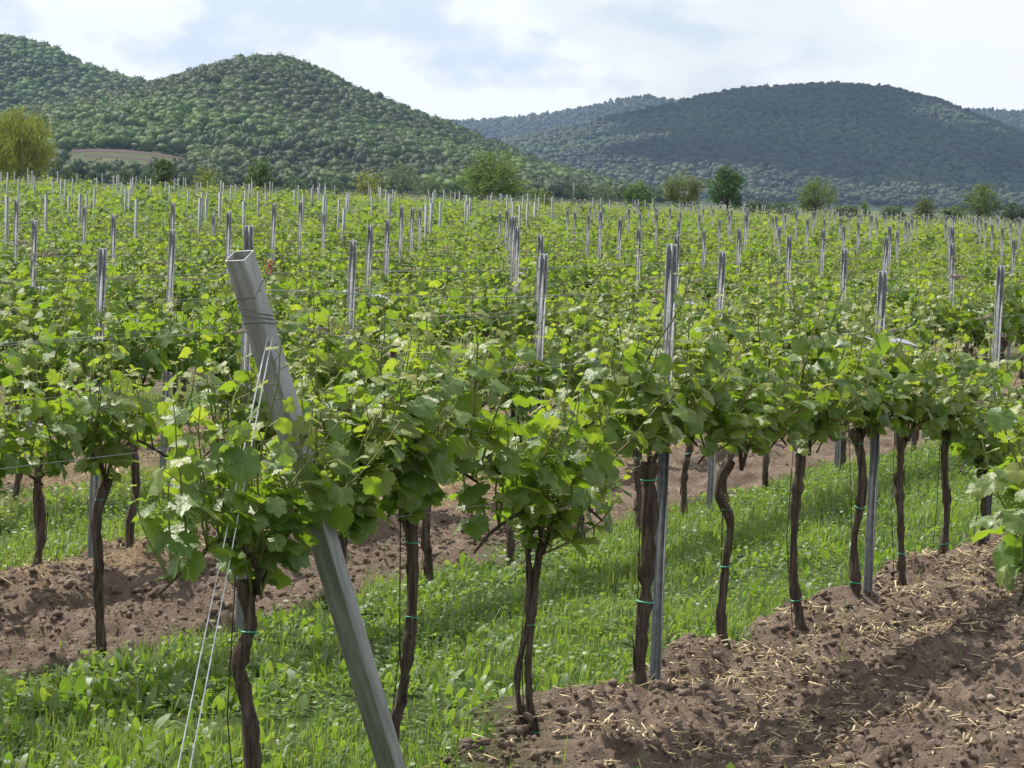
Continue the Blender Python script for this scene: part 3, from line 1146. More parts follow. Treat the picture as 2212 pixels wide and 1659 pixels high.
ROW_A = [   # base pixel, stem pixels from below to the head, radius, ties, label
    ((548, 1838), [(546, 1655), (539, 1555), (524, 1479), (516, 1444), (527, 1394), (541, 1354), (534, 1299), (531, 1252)], .027, (0.72,), 'grapevine with crooked trunk standing between the guy wires and leaning tube post', None),
    ((846, 1716), [z7(*q) for q in [(335, 1510), (370, 1360), (390, 1240), (405, 1110), (415, 1000), (418, 850), (415, 680), (402, 545)]], .023, (0.62, 0.88), 'grapevine with slender curved trunk rising behind the foot of the leaning tube post', None),
    ((1157, 1603), [z7(*q) for q in [(950, 1500), (925, 1400), (916, 1300), (917, 1210), (925, 1080), (935, 960), (946, 870), (960, 760), (974, 690)]], .0165, (0.12, 0.60), 'grapevine with two bound trunk stems at the straw edge, open gap between them', [z7(*q) for q in [(940, 1540), (897, 1460), (875, 1370), (870, 1250), (890, 1150), (908, 1060), (925, 960), (925, 850), (912, 700)]]),
    ((1386, 1512), [z7(*q) for q in [(1398, 1290), (1404, 1100), (1420, 950), (1430, 800), (1438, 600), (1437, 450), (1436, 340)]], .034, (0.45, 0.90), 'grapevine with thick straight trunk tied close against a tall steel post', None),
    ((1588, 1437), [z8(*q) for q in [(303, 1150), (270, 1050), (280, 900), (292, 780), (312, 620), (300, 560), (262, 480), (268, 420), (312, 330)]], .023, (0.08, 0.44, 0.7), 'grapevine with snaking dark trunk forked at its foot, on the straw edge', None),
    ((1733, 1374), [z8(*q) for q in [(600, 960), (585, 850), (585, 700), (590, 560), (600, 450), (610, 330), (616, 270)]], .025, (0.18, 0.93), 'grapevine with straight trunk and dangling bark strip, beside the snaking vine', None),
    ((1852, 1316), [z8(*q) for q in [(850, 850), (845, 680), (865, 560), (880, 430), (872, 300), (842, 195)]], .026, (0.16, 0.55, 0.9), 'grapevine with bent trunk against the post that carries a twisted metal strip', None),
    ((1949, 1278), [z8(*q) for q in [(1050, 780), (1045, 600), (1040, 450), (1045, 330), (1045, 215)]], .024, (0.26, 0.95), 'grapevine with slim upright trunk, first beyond the twisted metal strip', None),
    ((2026, 1229), [z8(*q) for q in [(1235, 680), (1245, 540), (1235, 400), (1235, 300), (1242, 215)]], .025, (0.2, 0.93), 'grapevine with trunk leaning at its foot, second beyond the twisted metal strip', None),
    ((2112, 1190), [z8(*q) for q in [(1402, 640), (1405, 500), (1403, 380)]], .025, (0.5,), 'grapevine with trunk half hidden beside the last post before the field narrows', None),
]
row_a_base = []
for i, (bp, stem, rad, ties, label, extra) in enumerate(ROW_A):
    g = on_ground(*bp)
    base = np.array([g[0], g[1], float(gz(g[0], g[1]))])
    base[2] = min(float(soil_height(g[0], g[1])), base[2] + 0.03) - 0.02
    row_a_base.append(base)
    pts = [world_to_vine(base, base)] + [world_to_vine(at_depth(px, py, g[1]), base) for px, py in stem]
    pts = np.array(pts)
    ex = None
    if extra:
        ex = np.array([world_to_vine(base, base)] + [world_to_vine(at_depth(px, py, g[1]), base) for px, py in extra])
    detailed_vine(base, pts, rad * 0.84, rad * 0.72, 300 + i, label, None, ties, ex, n_shoots=30, hmul=1.12, reach=0.62, front=(12, 12)[i] if i < 2 else 4, fs=(1, -1)[i] if i < 2 else 0)
    # thin rod tied beside the trunk
    rod = MB()
    top = pts[-1]
    rod.add(*tube_tri([(pts[0][0], pts[0][1] + 0.042, -0.05), (pts[len(pts) // 2][0], pts[len(pts) // 2][1] + 0.036, top[2] * 0.5), (top[0], top[1] + 0.034, top[2] + 0.10)], 0.0024, 5))
    o = link('support_rod', rod.mesh('support_rod', M['bark'], True))
    o.matrix_world = Matrix.Translation(tuple(base)) @ RM
    tag(o, 'thin ribbed steel rod tied beside a grapevine trunk in the leaning tube post row', 'rod', 'rods beside the first row of trunks')

# the vine at the end of the next row forward, only its shoots reach into the picture
for tz, lab in ((0.42, 'grapevine at the near row end, its leafy shoots hanging over the bare soil'),):
    xz, yz = rowxy(-1.55 + tz, -2.12)
    base = np.array([xz, yz, 0.0])
    detailed_vine(base, np.array([(0, 0, 0), (0.02, 0, .3), (-0.02, 0, .6), (0, 0, .86)]), .027, .023, 391, lab, None, (0.5,), n_shoots=26, hmul=1.1, reach=0.6, front=4)

# second row: detailed too; then joined foliage for the rest
ORD = ['first', 'second', 'third', 'fourth', 'fifth', 'sixth', 'seventh', 'eighth', 'ninth', 'tenth', 'eleventh', 'twelfth', 'thirteenth', 'fourteenth', 'fifteenth', 'sixteenth', 'seventeenth', 'eighteenth', 'nineteenth', 'twentieth']


def ordinal(k):
    return ORD[k] if k < len(ORD) else 'far'


SP = 1.045
vines = []                                        # (depth, row, x, y)
for k in range(1, 60):
    ph = {1: 0.46, 2: 0.52}.get(k, (k * 0.37) % 1.0)
    for j in range(-40, 190):
        t = (j + ph) * SP * (0.99 / 1.045 if k <= 2 else 1.0)
        x, y = rowxy(t, row_offset(k) + row_wander(k, t))
        if y > field_far(x) or y < 8 or not in_view(x, y, 0.9):
            continue
        vines.append((y, k, j, x, y))
vines.sort()
visible = [v for v in vines]

random.seed(4)
TRUNKS = []
for k in range(7):
    rr = np.random.default_rng(500 + k)
    hz = rr.uniform(0.78, 0.90)
    pts = np.array([(0, 0, -0.02)] + [(rr.normal(0, .034), rr.normal(0, .02), hz * f) for f in (0.2, 0.4, 0.6, 0.8)] + [(rr.normal(0, .02), 0, hz)])
    TRUNKS.append((pts, hz, trunk_mesh(pts, 0.021, 0.018, 500 + k, sides=8, rings=18)))

VARIANTS = []
for k in range(10):
    rr = np.random.default_rng(600 + k)
    pts, hz, tme = TRUNKS[k % 7]
    arms, shoots = grow_vine(600 + k, hz, n_shoots=26, reach=0.57, hmul=0.95, head_x=pts[-1][0])
    v, f, ti, ve = joined_foliage(shoots, LEAF1, rr, M['leaf'])
    fme = make_mesh('foliage', v, f, {'tint': ti, 'vein': ve}, M['leaf_mid'], True)
    mb = MB()
    for a in arms:
        mb.add(*tube_tri(a, np.linspace(0.009, 0.005, len(a)), 5))
    cme = mb.mesh('cane', M['bark'], True)
    mb = MB()
    for p_, l_ in shoots:
        mb.add(*tube_tri(p_, np.linspace(0.005, 0.002, len(p_)), 4))
    sme = mb.mesh('shoots', M['shoot'], True)
    VARIANTS.append((tme, cme, sme, fme, shoots))

def post_grid(k):
    ph = {1: 4.54 * 0.99 + 0.17, 2: 3.11 * 0.99}.get(k, ((k * 1.31) % 3.0) * SP)
    step = 3 * (1.09 if k <= 1 else SP if k > 2 else 1.02)
    return ph, ((5.6 if k > 13 else 4.3) + 0.25 * (k % 3) if k > 8 else step)


count, far_list = 0, []
for y_, k, j, x, y in visible:
    base = np.array([x, y, float(gz(x, y)) - 0.01])
    ph_, st_ = post_grid(k)
    off_ = ((tp(x, y)[0] - ph_ + st_ / 2) % st_) - st_ / 2
    by_ = 'beside a post' if abs(off_) < 0.55 else 'just past a post' if 0.55 <= off_ < 1.25 else 'just before a post' if -1.25 < off_ <= -0.55 else 'midway between posts'
    lab = 'leafy grapevine %s in the %s row back from the leaning tube post' % (by_, ordinal(k))
    grp = 'grapevines %s in the %s row' % (by_, ordinal(k))
    rr = np.random.default_rng(1000 + k * 300 + j + 60)
    if k == 1:
        pts, hz, _ = TRUNKS[rr.integers(7)]
        pts = pts.copy()
        pts[1:, :2] += rr.normal(0, .012, (len(pts) - 1, 2))
        base[2] = float(gz(x, y)) - 0.01
        detailed_vine(base, pts, .021, .018, 2000 + 400 * k + j + 50, lab, grp, (0.55,) if rr.random() < 0.6 else (0.9,), n_shoots=26)
        count += 1
    elif count < 288:
        tme, cme, sme, fme, _ = VARIANTS[rr.integers(10)]
        root = link('grapevine', None)
        flip = math.pi if rr.random() < 0.5 else 0
        root.matrix_world = Matrix.Translation(tuple(base)) @ Matrix.Rotation(ROT_ROW + flip + rr.normal(0, .05), 4, 'Z') @ Matrix.Diagonal((rr.uniform(.92, 1.08), rr.uniform(.9, 1.15), rr.uniform(.93, 1.07), 1))
        tag(root, lab, 'vine', grp)
        link('trunk', tme, root)
        link('cane', cme, root)
        s = link('shoots', sme, root)
        fo = link('foliage', fme, root)
        fo['kind'] = 'stuff'
        count += 1
    else:
        far_list.append((x, y, base[2], rr.integers(10), (ROT_ROW + (math.pi if rr.random() < 0.5 else 0)), rr.uniform(.9, 1.12)))

# the vines too many to count
far_t = []
for k in range(10):
    rr = np.random.default_rng(800 + k)
    v, f, ti, ve = joined_foliage(VARIANTS[k][4], LEAF2, rr, None, keep=0.22, grow=2.1)
    tv, tf = tube_tri(TRUNKS[k % 7][0], [0.024] * 6, 5)
    far_t.append((v, f, ti, tv, tf))
vs, fs, ts, off = [], [], [], 0
tvs, tfs, toff = [], [], 0
fa = np.array(far_list)
for k in range(10):
    s = fa[fa[:, 3] == k]
    if not len(s):
        continue
    v, f, ti, tv, tf = far_t[k]
    a, b_ = scatter(v, f, s[:, :3], s[:, 5], s[:, 4])
    vs.append(a)
    fs.append(b_ + off)
    off += len(a)
    ts.append(np.tile(ti, len(s)))
    near = s[s[:, 1] < 70]
    if len(near):
        a, b_ = scatter(tv, tf, near[:, :3], near[:, 5], near[:, 4])
        tvs.append(a)
        tfs.append(b_ + toff)
        toff += len(a)
me = make_mesh('far_vines', np.concatenate(vs), np.concatenate(fs), {'tint': np.concatenate(ts)}, M['leaf_far'], True)
fv = tag(link('far_vines', me), 'green carpet of far grapevine rows reaching to the field edge', 'vines', kind='stuff')
if tvs:
    o = link('trunks', make_mesh('trunks', np.concatenate(tvs), np.concatenate(tfs), None, M['bark'], True), fv)
    o['kind'] = 'stuff'


# ------------------------------------------------------------------ steel posts
def profile_mesh(h, name='profile'):
    """folded channel, open to one side, with lips and a grooved back"""
    c = np.array([(-.028, .000), (-.028, -.006), (-.0235, -.011), (-.0215, .016), (-.010, .018), (-.007, .011), (.007, .011), (.010, .018), (.0215, .016), (.0235, -.011), (.028, -.006), (.028, .000)])
    th = 0.0024
    d = np.gradient(c, axis=0)
    d /= np.linalg.norm(d, axis=1)[:, None]
    nrm = np.stack([-d[:, 1], d[:, 0]], 1)
    c = c * 0.84
    o, n = c + nrm * th, len(c)
    ring = np.concatenate([c, o[::-1]])
    m = len(ring)
    V = np.concatenate([np.column_stack([ring, np.full(m, z)]) for z in (-0.25, h)])
    F = []
    for i in range(m):
        k = (i + 1) % m
        F += [(i, k, m + k), (i, m + k, m + i)]
    for i in range(n - 1):
        a, b_, c_, e = i, i + 1, m - 2 - i, m - 1 - i
        F += [(m + a, m + b_, m + c_), (m + a, m + c_, m + e)]
    mb = MB()
    mb.add(V, F)
    for z in np.arange(0.35, h - 0.05, 0.10):               # wire notches pressed out of the flanges
        for sx in (-1, 1):
            mb.add(*tube_tri([(sx * 0.0225, 0.003, z), (sx * 0.028, 0.0, z + 0.003), (sx * 0.029, -0.002, z + 0.012)], [0.0022, 0.0022, 0.0015], 4))
    return mb.mesh(name, M['steel'])


def round_mesh(h):
    mb = MB()
    a = np.arange(10) * 2 * np.pi / 10
    ro, ri = 0.025, 0.021
    V = np.concatenate([np.column_stack([np.cos(a) * r, np.sin(a) * r, np.full(10, z)]) for r, z in ((ro, -0.2), (ro, h), (ri, h), (ri, h - 0.08))])
    F = []
    for q in range(3):
        for i in range(10):
            k = (i + 1) % 10
            F += [(q * 10 + i, q * 10 + k, q * 10 + 10 + k), (q * 10 + i, q * 10 + 10 + k, q * 10 + 10 + i)]
    F += [(30, 30 + i, 31 + i) for i in range(1, 9)]
    mb.add(V, F)
    for z in (h - 0.12, h - 0.42):
        mb.add(*tube_tri([(0.025, 0, z), (-0.06, 0.02, z + 0.03), (-0.13, 0.03, z + 0.09)], 0.006, 4))
    return mb.mesh('profile', M['pale'])


def strip_mesh(w0=0.15, tw=0.9, droop=0.03):
    """twisted flat metal strip, one arm on each side"""
    mb = MB()
    for sg in (-1, 1):
        s = np.linspace(0, 1, 12)
        x = sg * (0.02 + s * w0)
        z = (0.030 if sg < 0 else -0.004) * s - droop * s * s * (0.2 if sg < 0 else 0.5) + 0.012 * np.sin(s * 3)
        hw = 0.0165 * (1 - 0.75 * s ** 2.5)
        an = sg * tw * s * 1.1 + 0.35
        up = np.stack([np.zeros(12), np.cos(an), np.sin(an)], 1)
        nr = np.stack([np.zeros(12), -np.sin(an), np.cos(an)], 1) * 0.0012
        c = np.stack([x, np.full(12, -0.022), z], 1)
        V = np.concatenate([c - up * hw[:, None] + nr, c + up * hw[:, None] + nr, c + up * hw[:, None] - nr, c - up * hw[:, None] - nr])
        F = []
        for i in range(11):
            for a in range(4):
                b_ = (a + 1) % 4
                F += [(a * 12 + i, a * 12 + i + 1, b_ * 12 + i + 1), (a * 12 + i, b_ * 12 + i + 1, b_ * 12 + i)]
        mb.add(V, F)
    return mb.mesh('spreader_strip', M['zinc'], True)


PROF = {h: profile_mesh(h) for h in (1.66, 1.70, 1.74, 1.78, 1.83, 1.88, 1.94)}
ROUND = {h: round_mesh(h) for h in (1.66, 1.72, 1.80, 1.88)}
STRIP = [strip_mesh(0.17, 0.9), strip_mesh(0.13, 0.35), strip_mesh(0.14, 1.3)]


def nearest(d, h):
    return d[min(d, key=lambda q: abs(q - h))]


def post(x, y, h, label, group, lean=(0, 0), strip=None, strip_z=1.2, face=0.0, rnd=False, simple=False):
    me = nearest(ROUND if rnd else PROF, h)
    mt = Matrix.Translation((x, y, float(gz(x, y)))) @ Matrix.Rotation(lean[0], 4, 'Y') @ Matrix.Rotation(lean[1], 4, 'X') @ Matrix.Rotation(face, 4, 'Z')
    if simple and strip is None:
        o = link('trellis_post', me)
        o.matrix_world = mt
        return tag(o, label, 'post', group)
    root = link('trellis_post', None)
    root.matrix_world = mt
    tag(root, label, 'post', group)
    link('profile', me, root)
    if strip is not None:
        s = link('spreader_strip', STRIP[strip], root, loc=(0, 0, strip_z))
    return root


POST_A = [(3, 1.88, None, 'tall channel post beside the thick straight grapevine trunk'),
          (6, 1.74, 0, 'channel post carrying a twisted bright metal strip at mid height'), (9, 1.74, None, 'channel post at the visible end of the leaning tube post row')]
for i, h, st, lab in POST_A:
    bx_, by_, _ = row_a_base[i]
    bx_ += U[0] * 0.05 + 0.035
    by_ += U[1] * 0.05
    post(bx_, by_, h, lab, None, (0.004 * (i - 3) / 3, 0), st, 1.38, -0.15)

posts = []
for k in range(1, 60):
    ph, step = post_grid(k)
    for j in range(-20, 70):
        t = ph + j * step
        x, y = rowxy(t, row_offset(k) + row_wander(k, t))
        if y > field_far(x) + 1 or y < 8 or not in_view(x, y, 0.15):
            continue
        posts.append((y, k, j, x, y))
posts.sort()
STRIP_AT = {(3, 0), (2, 3), (4, 2), (5, 3), (6, 1), (4, 5), (7, 4), (3, 3), (8, 6), (5, 6)}
pv, pf, po = [], [], 0
pr = np.random.default_rng(77)
for c, (y_, k, j, x, y) in enumerate(posts):
    h = float(np.clip(pr.normal(1.80 if k > 1 else 1.75, 0.055), 1.66, 1.94))
    rnd = (k >= 8 and x < 0.02 * y - 0.6)
    if k == 1 and y < 14:
        h = 1.88
    lean = (float(pr.normal(0, 0.013)), float(pr.normal(0, 0.010)))
    if c < 290:
        kind = 'round pale' if rnd else 'grey channel'
        st = int(pr.integers(3)) if (k, j) in STRIP_AT else None
        lab = '%s steel post%s in the %s row behind leaning tube post' % (kind, ' with metal strip' if st is not None else '', ordinal(k))
        post(x, y, h, lab, '%s posts of the %s row%s' % (kind, ordinal(k), ' with strip' if st is not None else ''), lean, st, 1.22, -0.15, rnd, simple=k > 3)
    else:
        sg = 5
        a = np.arange(sg) * 2 * np.pi / sg
        V = np.concatenate([np.column_stack([np.cos(a) * .023, np.sin(a) * .023, np.full(sg, z)]) for z in (0, h)]) + np.array([0, 0, float(gz(x, y))])
        V[:, 0] += x + np.repeat([0, lean[0] * h], sg)
        V[:, 1] += y
        F = [(i, (i + 1) % sg, sg + (i + 1) % sg) for i in range(sg)] + [(i, sg + (i + 1) % sg, sg + i) for i in range(sg)] + [(sg, sg + i, sg + i + 1) for i in range(1, sg - 1)]
        pv.append(V)
        pf.append(np.array(F) + po)
        po += len(V)
if pv:
    tag(link('far_posts', make_mesh('far_posts', np.concatenate(pv), np.concatenate(pf), None, M['pale'])), 'crowd of thin pale posts at the far end of the vineyard', 'posts', kind='stuff')

# ------------------------------------------------------------------ leaning tube post at the row end
def on_row(px, py, p=0.0):
    """where a pixel's ray meets the vertical plane of row offset p"""
    r = px_ray(px, py)
    o = np.array([0, 0, CAM_H])
    b0 = np.array(rowxy(0, p))
    s = (b0 @ W) / (r[:2] @ W)
    return o + r * s


tb = on_row(846, 1659, -0.04)
tt_ = on_row(517, 552, 0.14)
ax = (tt_ - tb) / np.linalg.norm(tt_ - tb)
foot = tb - ax * ((tb[2] + 0.25) / ax[2])
LEN = np.linalg.norm(tt_ - foot)
zax = Vector(ax)
yax = Vector((W[0], W[1], 0.0))
yax = (yax - zax * yax.dot(zax)).normalized()
xax = yax.cross(zax)
TM = Matrix(((xax.x, yax.x, zax.x, foot[0]), (xax.y, yax.y, zax.y, foot[1]), (xax.z, yax.z, zax.z, foot[2]), (0, 0, 0, 1)))
tube_root = link('end_post', None)
tube_root.matrix_world = TM
tag(tube_root, 'thick square galvanised tube post leaning at the row end, open hollow top', 'post')
hw, wt, bv = 0.035, 0.0042, 0.005


def sq(h, b):
    c = h - b
    out = []
    for sx, sy, a0 in ((1, 1, 0), (-1, 1, 90), (-1, -1, 180), (1, -1, 270)):
        for a in (0, 30, 60, 90):
            r_ = math.radians(a0 + a)
            out.append((sx * c + b * math.cos(r_), sy * c + b * math.sin(r_)))
    return np.array(out)


rings = [(sq(hw, bv), 0.0), (sq(hw, bv), LEN - 0.001), (sq(hw - 0.001, bv), LEN), (sq(hw - wt + .001, bv - .0025), LEN), (sq(hw - wt, bv - .003), LEN - 0.001), (sq(hw - wt, bv - .003), 0.4)]
V = np.concatenate([np.column_stack([r_, np.full(16, z)]) for r_, z in rings])
F = []
for q_ in range(5):
    for i in range(16):
        k = (i + 1) % 16
        F.append((q_ * 16 + i, q_ * 16 + k, q_ * 16 + 16 + k, q_ * 16 + 16 + i))
link('square_tube', make_mesh('square_tube', V, F, None, M['tube']), tube_root)


def band(z, tilt, n=2, r=0.0019, name='wire_wrap'):
    mb = MB()
    for q_ in range(n):
        s_ = sq(hw + 0.002, 0.007)
        s_ = np.concatenate([s_, s_[:1]])
        mb.add(*tube_tri(np.column_stack([s_, z + s_[:, 0] * tilt + q_ * 0.022 + s_[:, 1] * 0.2 * q_]), r, 5, False))
    return link(name, mb.mesh(name, M['steel'], True), tube_root)


band(LEN - 0.112, 0.35, 1, 0.0015)
zb = LEN - np.linalg.norm(on_row(560, 700, 0.115) - tt_)
band(zb, -0.6, 3, 0.0021)
mb = MB()
mb.add(*tube_tri([(0, -hw + .002, LEN - 0.117), (0, -hw - 0.004, LEN - 0.117)], [0.005, 0.004], 8))
link('bolt', mb.mesh('bolt', M['steel'], True), tube_root)

# guy wires from the wrap into the grass
att = np.array(TM @ Vector((-hw, -hw - 0.002, zb - 0.03)))
for i, (gx_, gy_, lab) in enumerate(((378, 1700, 'galvanised guy wire running from leaning tube post into grass, outer strand'), (396, 1720, 'galvanised guy wire running from leaning tube post into grass, inner strand'))):
    e1 = on_row(gx_, gy_, -0.03 + 0.02 * i)
    d = e1 - att
    e = att + d * ((att[2] + 0.1) / (att[2] - e1[2]))
    mid = (att + e) / 2 + np.array([0.006 * (i * 2 - 1), 0, -0.012])
    a2 = att + np.array([0.014 * i, 0, 0])
    P = spline([a2, a2 + (mid - a2) * 0.5, mid, e], 14)
    mb = MB()
    mb.add(*tube_tri(P, 0.0022, 6))
    tag(link('guy_wire', mb.mesh('guy_wire', M['zinc'], True)), lab, 'wire')
# twisted wire end hanging from the wrap
mb = MB()
P = np.array([att + np.array([0.03 + 0.006 * math.sin(s * 20), -0.004 + 0.006 * math.cos(s * 20), -0.14 * s]) for s in np.linspace(0, 1, 30)])
mb.add(*tube_tri(P, 0.0022, 5))
tag(link('twisted_wire', mb.mesh('twisted_wire', M['steel'], True)), 'short twisted wire tail hanging from the wrap on the leaning tube post', 'wire')


# ------------------------------------------------------------------ trellis wires and what hangs on them
def tendril_mesh(seed):
    rr = np.random.default_rng(seed)
    mb = MB()
    for q_ in range(9):
        n = 12
        s = np.linspace(0, 1, n)
        ph, tw = rr.uniform(0, 6.28), rr.uniform(8, 20)
        x0, ln = rr.uniform(-.07, .05), rr.uniform(.02, .07)
        r_ = rr.uniform(.003, .010)
        P = np.stack([x0 + ln * s, r_ * np.cos(tw * s + ph), r_ * np.sin(tw * s + ph) - rr.uniform(-.006, .03) * s ** 2], 1)
        mb.add(*tube_tri(P, 0.0011, 3, False))
    return mb.mesh('dried_tendril', M['tendril'], True)


TEND = [tendril_mesh(k) for k in range(4)]


def wire(t0, t1, p, z, label, group, r=0.0013, tend=0, seed=0, y_off=0.0, start=None):
    rr = np.random.default_rng(seed)
    pts = []
    ts_ = np.arange(t0, t1 + 0.1, 1.5)
    for t in ts_:
        x, y = rowxy(t, p + y_off)
        pts.append((x, y, float(gz(x, y)) + z + 0.008 * math.sin(t * 1.3 + seed) + rr.normal(0, .003)))
    if start is not None:
        pts[0] = tuple(start)
    mb = MB()
    mb.add(*tube_tri(np.array(pts), r, 5))
    o = link('trellis_wire', mb.mesh('trellis_wire', M['wire'], True))
    tag(o, label, 'wire', group)
    for q_ in range(tend):
        t = rr.uniform(t0 + 0.3, t1)
        i = min(int((t - t0) / 1.5), len(pts) - 2)
        f = (t - t0) / 1.5 - i
        c = np.array(pts[i]) * (1 - f) + np.array(pts[i + 1]) * f
        if not in_view(c[0], c[1], 0):
            continue
        e = link('dried_tendril', TEND[rr.integers(4)], o)
        e.location = c
        s = rr.uniform(0.7, 1.5)
        e.scale = (s * rr.uniform(1, 1.8), s, s)
        e.rotation_euler = (rr.uniform(0, 6.28), 0, ROT_ROW)
    return o


tt0 = tp(tt_[0], tt_[1])[0]
hgt = {0: [(1.40, 6), (1.22, 6), (1.72, 6), (0.93, 1)]}
w_lab = 'thin steel wire strung along the %s trellis row%s'
s1 = np.array(TM @ Vector((0, 0, LEN - 0.115)))
s2 = np.array(TM @ Vector((hw, 0, zb)))
s3 = np.array(TM @ Vector((hw, 0, zb - 0.28)))
s4 = np.array(TM @ Vector((hw, 0, zb - 0.75)))
for i, (z, tn, st, nm) in enumerate(((1.69, 5, s1, 'top'), (1.42, 6, s2, 'upper'), (1.20, 5, s3, 'middle'), (0.95, 1, s4, 'lowest'))):
    t0_ = tp(st[0], st[1])[0]
    wire(t0_, t0_ + 11.0, 0.0, z, '%s steel wire of the first trellis row, tied to the leaning tube post' % nm, None, 0.0015, tn, 10 + i, 0.02, st)
for k in range(1, 26):
    p = row_offset(k)
    # the stretch of the row that is in view
    tv = [t for t in np.arange(-20, 175, 0.5) if in_view(*rowxy(t, p), 0.8) and rowxy(t, p)[1] > 9 and rowxy(t, p)[1] < field_far(rowxy(t, p)[0])]
    if len(tv) < 4:
        continue
    zs = (1.66, 1.42, 1.40, 1.18, 0.93) if k < 5 else (1.66, 1.42) if k < 16 else (1.66,)
    for i, z in enumerate(zs):
        wire(tv[0], tv[-1], p, z, 'thin steel wire strung along the %s trellis row counted back from the leaning tube post' % ordinal(k), 'wires of the %s row' % ordinal(k), 0.0014, (7 if k < 8 else 5) if z > 1.3 else 0, 100 * k + i, 0.03 if i % 2 else -0.03)

# red wire clips
def clip_at(px, py, p, s, rot, label):
    c = on_row(px, py, p)
    mb = MB()
    a = np.linspace(0, 2 * np.pi, 17)
    mb.add(*tube_tri(np.stack([0.006 * np.cos(a), np.zeros(17), 0.014 * np.sin(a) - 0.012], 1), 0.0022, 5, False))
    mb.add(*tube_tri(np.stack([0.005 * np.cos(a), 0.004 * np.sin(a), 0.006 * np.sin(a * 1) + 0.006], 1), 0.0022, 5, False))
    mb.add(*tube_tri([(0.0, 0.0, 0.0), (0.0, 0.0, -0.010)], 0.0018, 5))
    o = link('wire_clip', mb.mesh('wire_clip', M['red'], True))
    o.location = c
    o.scale = (s, s, s)
    o.rotation_euler = (0, rot, 0.4)
    tag(o, label, 'clip')


clip_at(583, 573, 0.0, 1.15, 0.15, 'small red plastic hook hanging on the top wire by the leaning tube post')
c = on_row(735, 1128, -0.02)
mb = MB()
for sx in (-1, 1):
    mb.add(BV * np.array([.011, .016, .050]) + np.array([sx * 0.010, 0, -0.025]), BF)
mb.add(BV * np.array([.034, .018, .022]) + np.array([0, 0, 0.022]), BF)
mb.add(*tube_tri([(-.016, -.01, .033), (0, -.012, .040), (.016, -.01, .033)], .006, 6))
o = link('wire_tensioner', mb.mesh('wire_tensioner', M['red']))
o.location = c
o.rotation_euler = (0.2, -0.75, 0.3)
tag(o, 'rust red plastic wire tensioner clamped low beside the leaning tube post', 'clip')


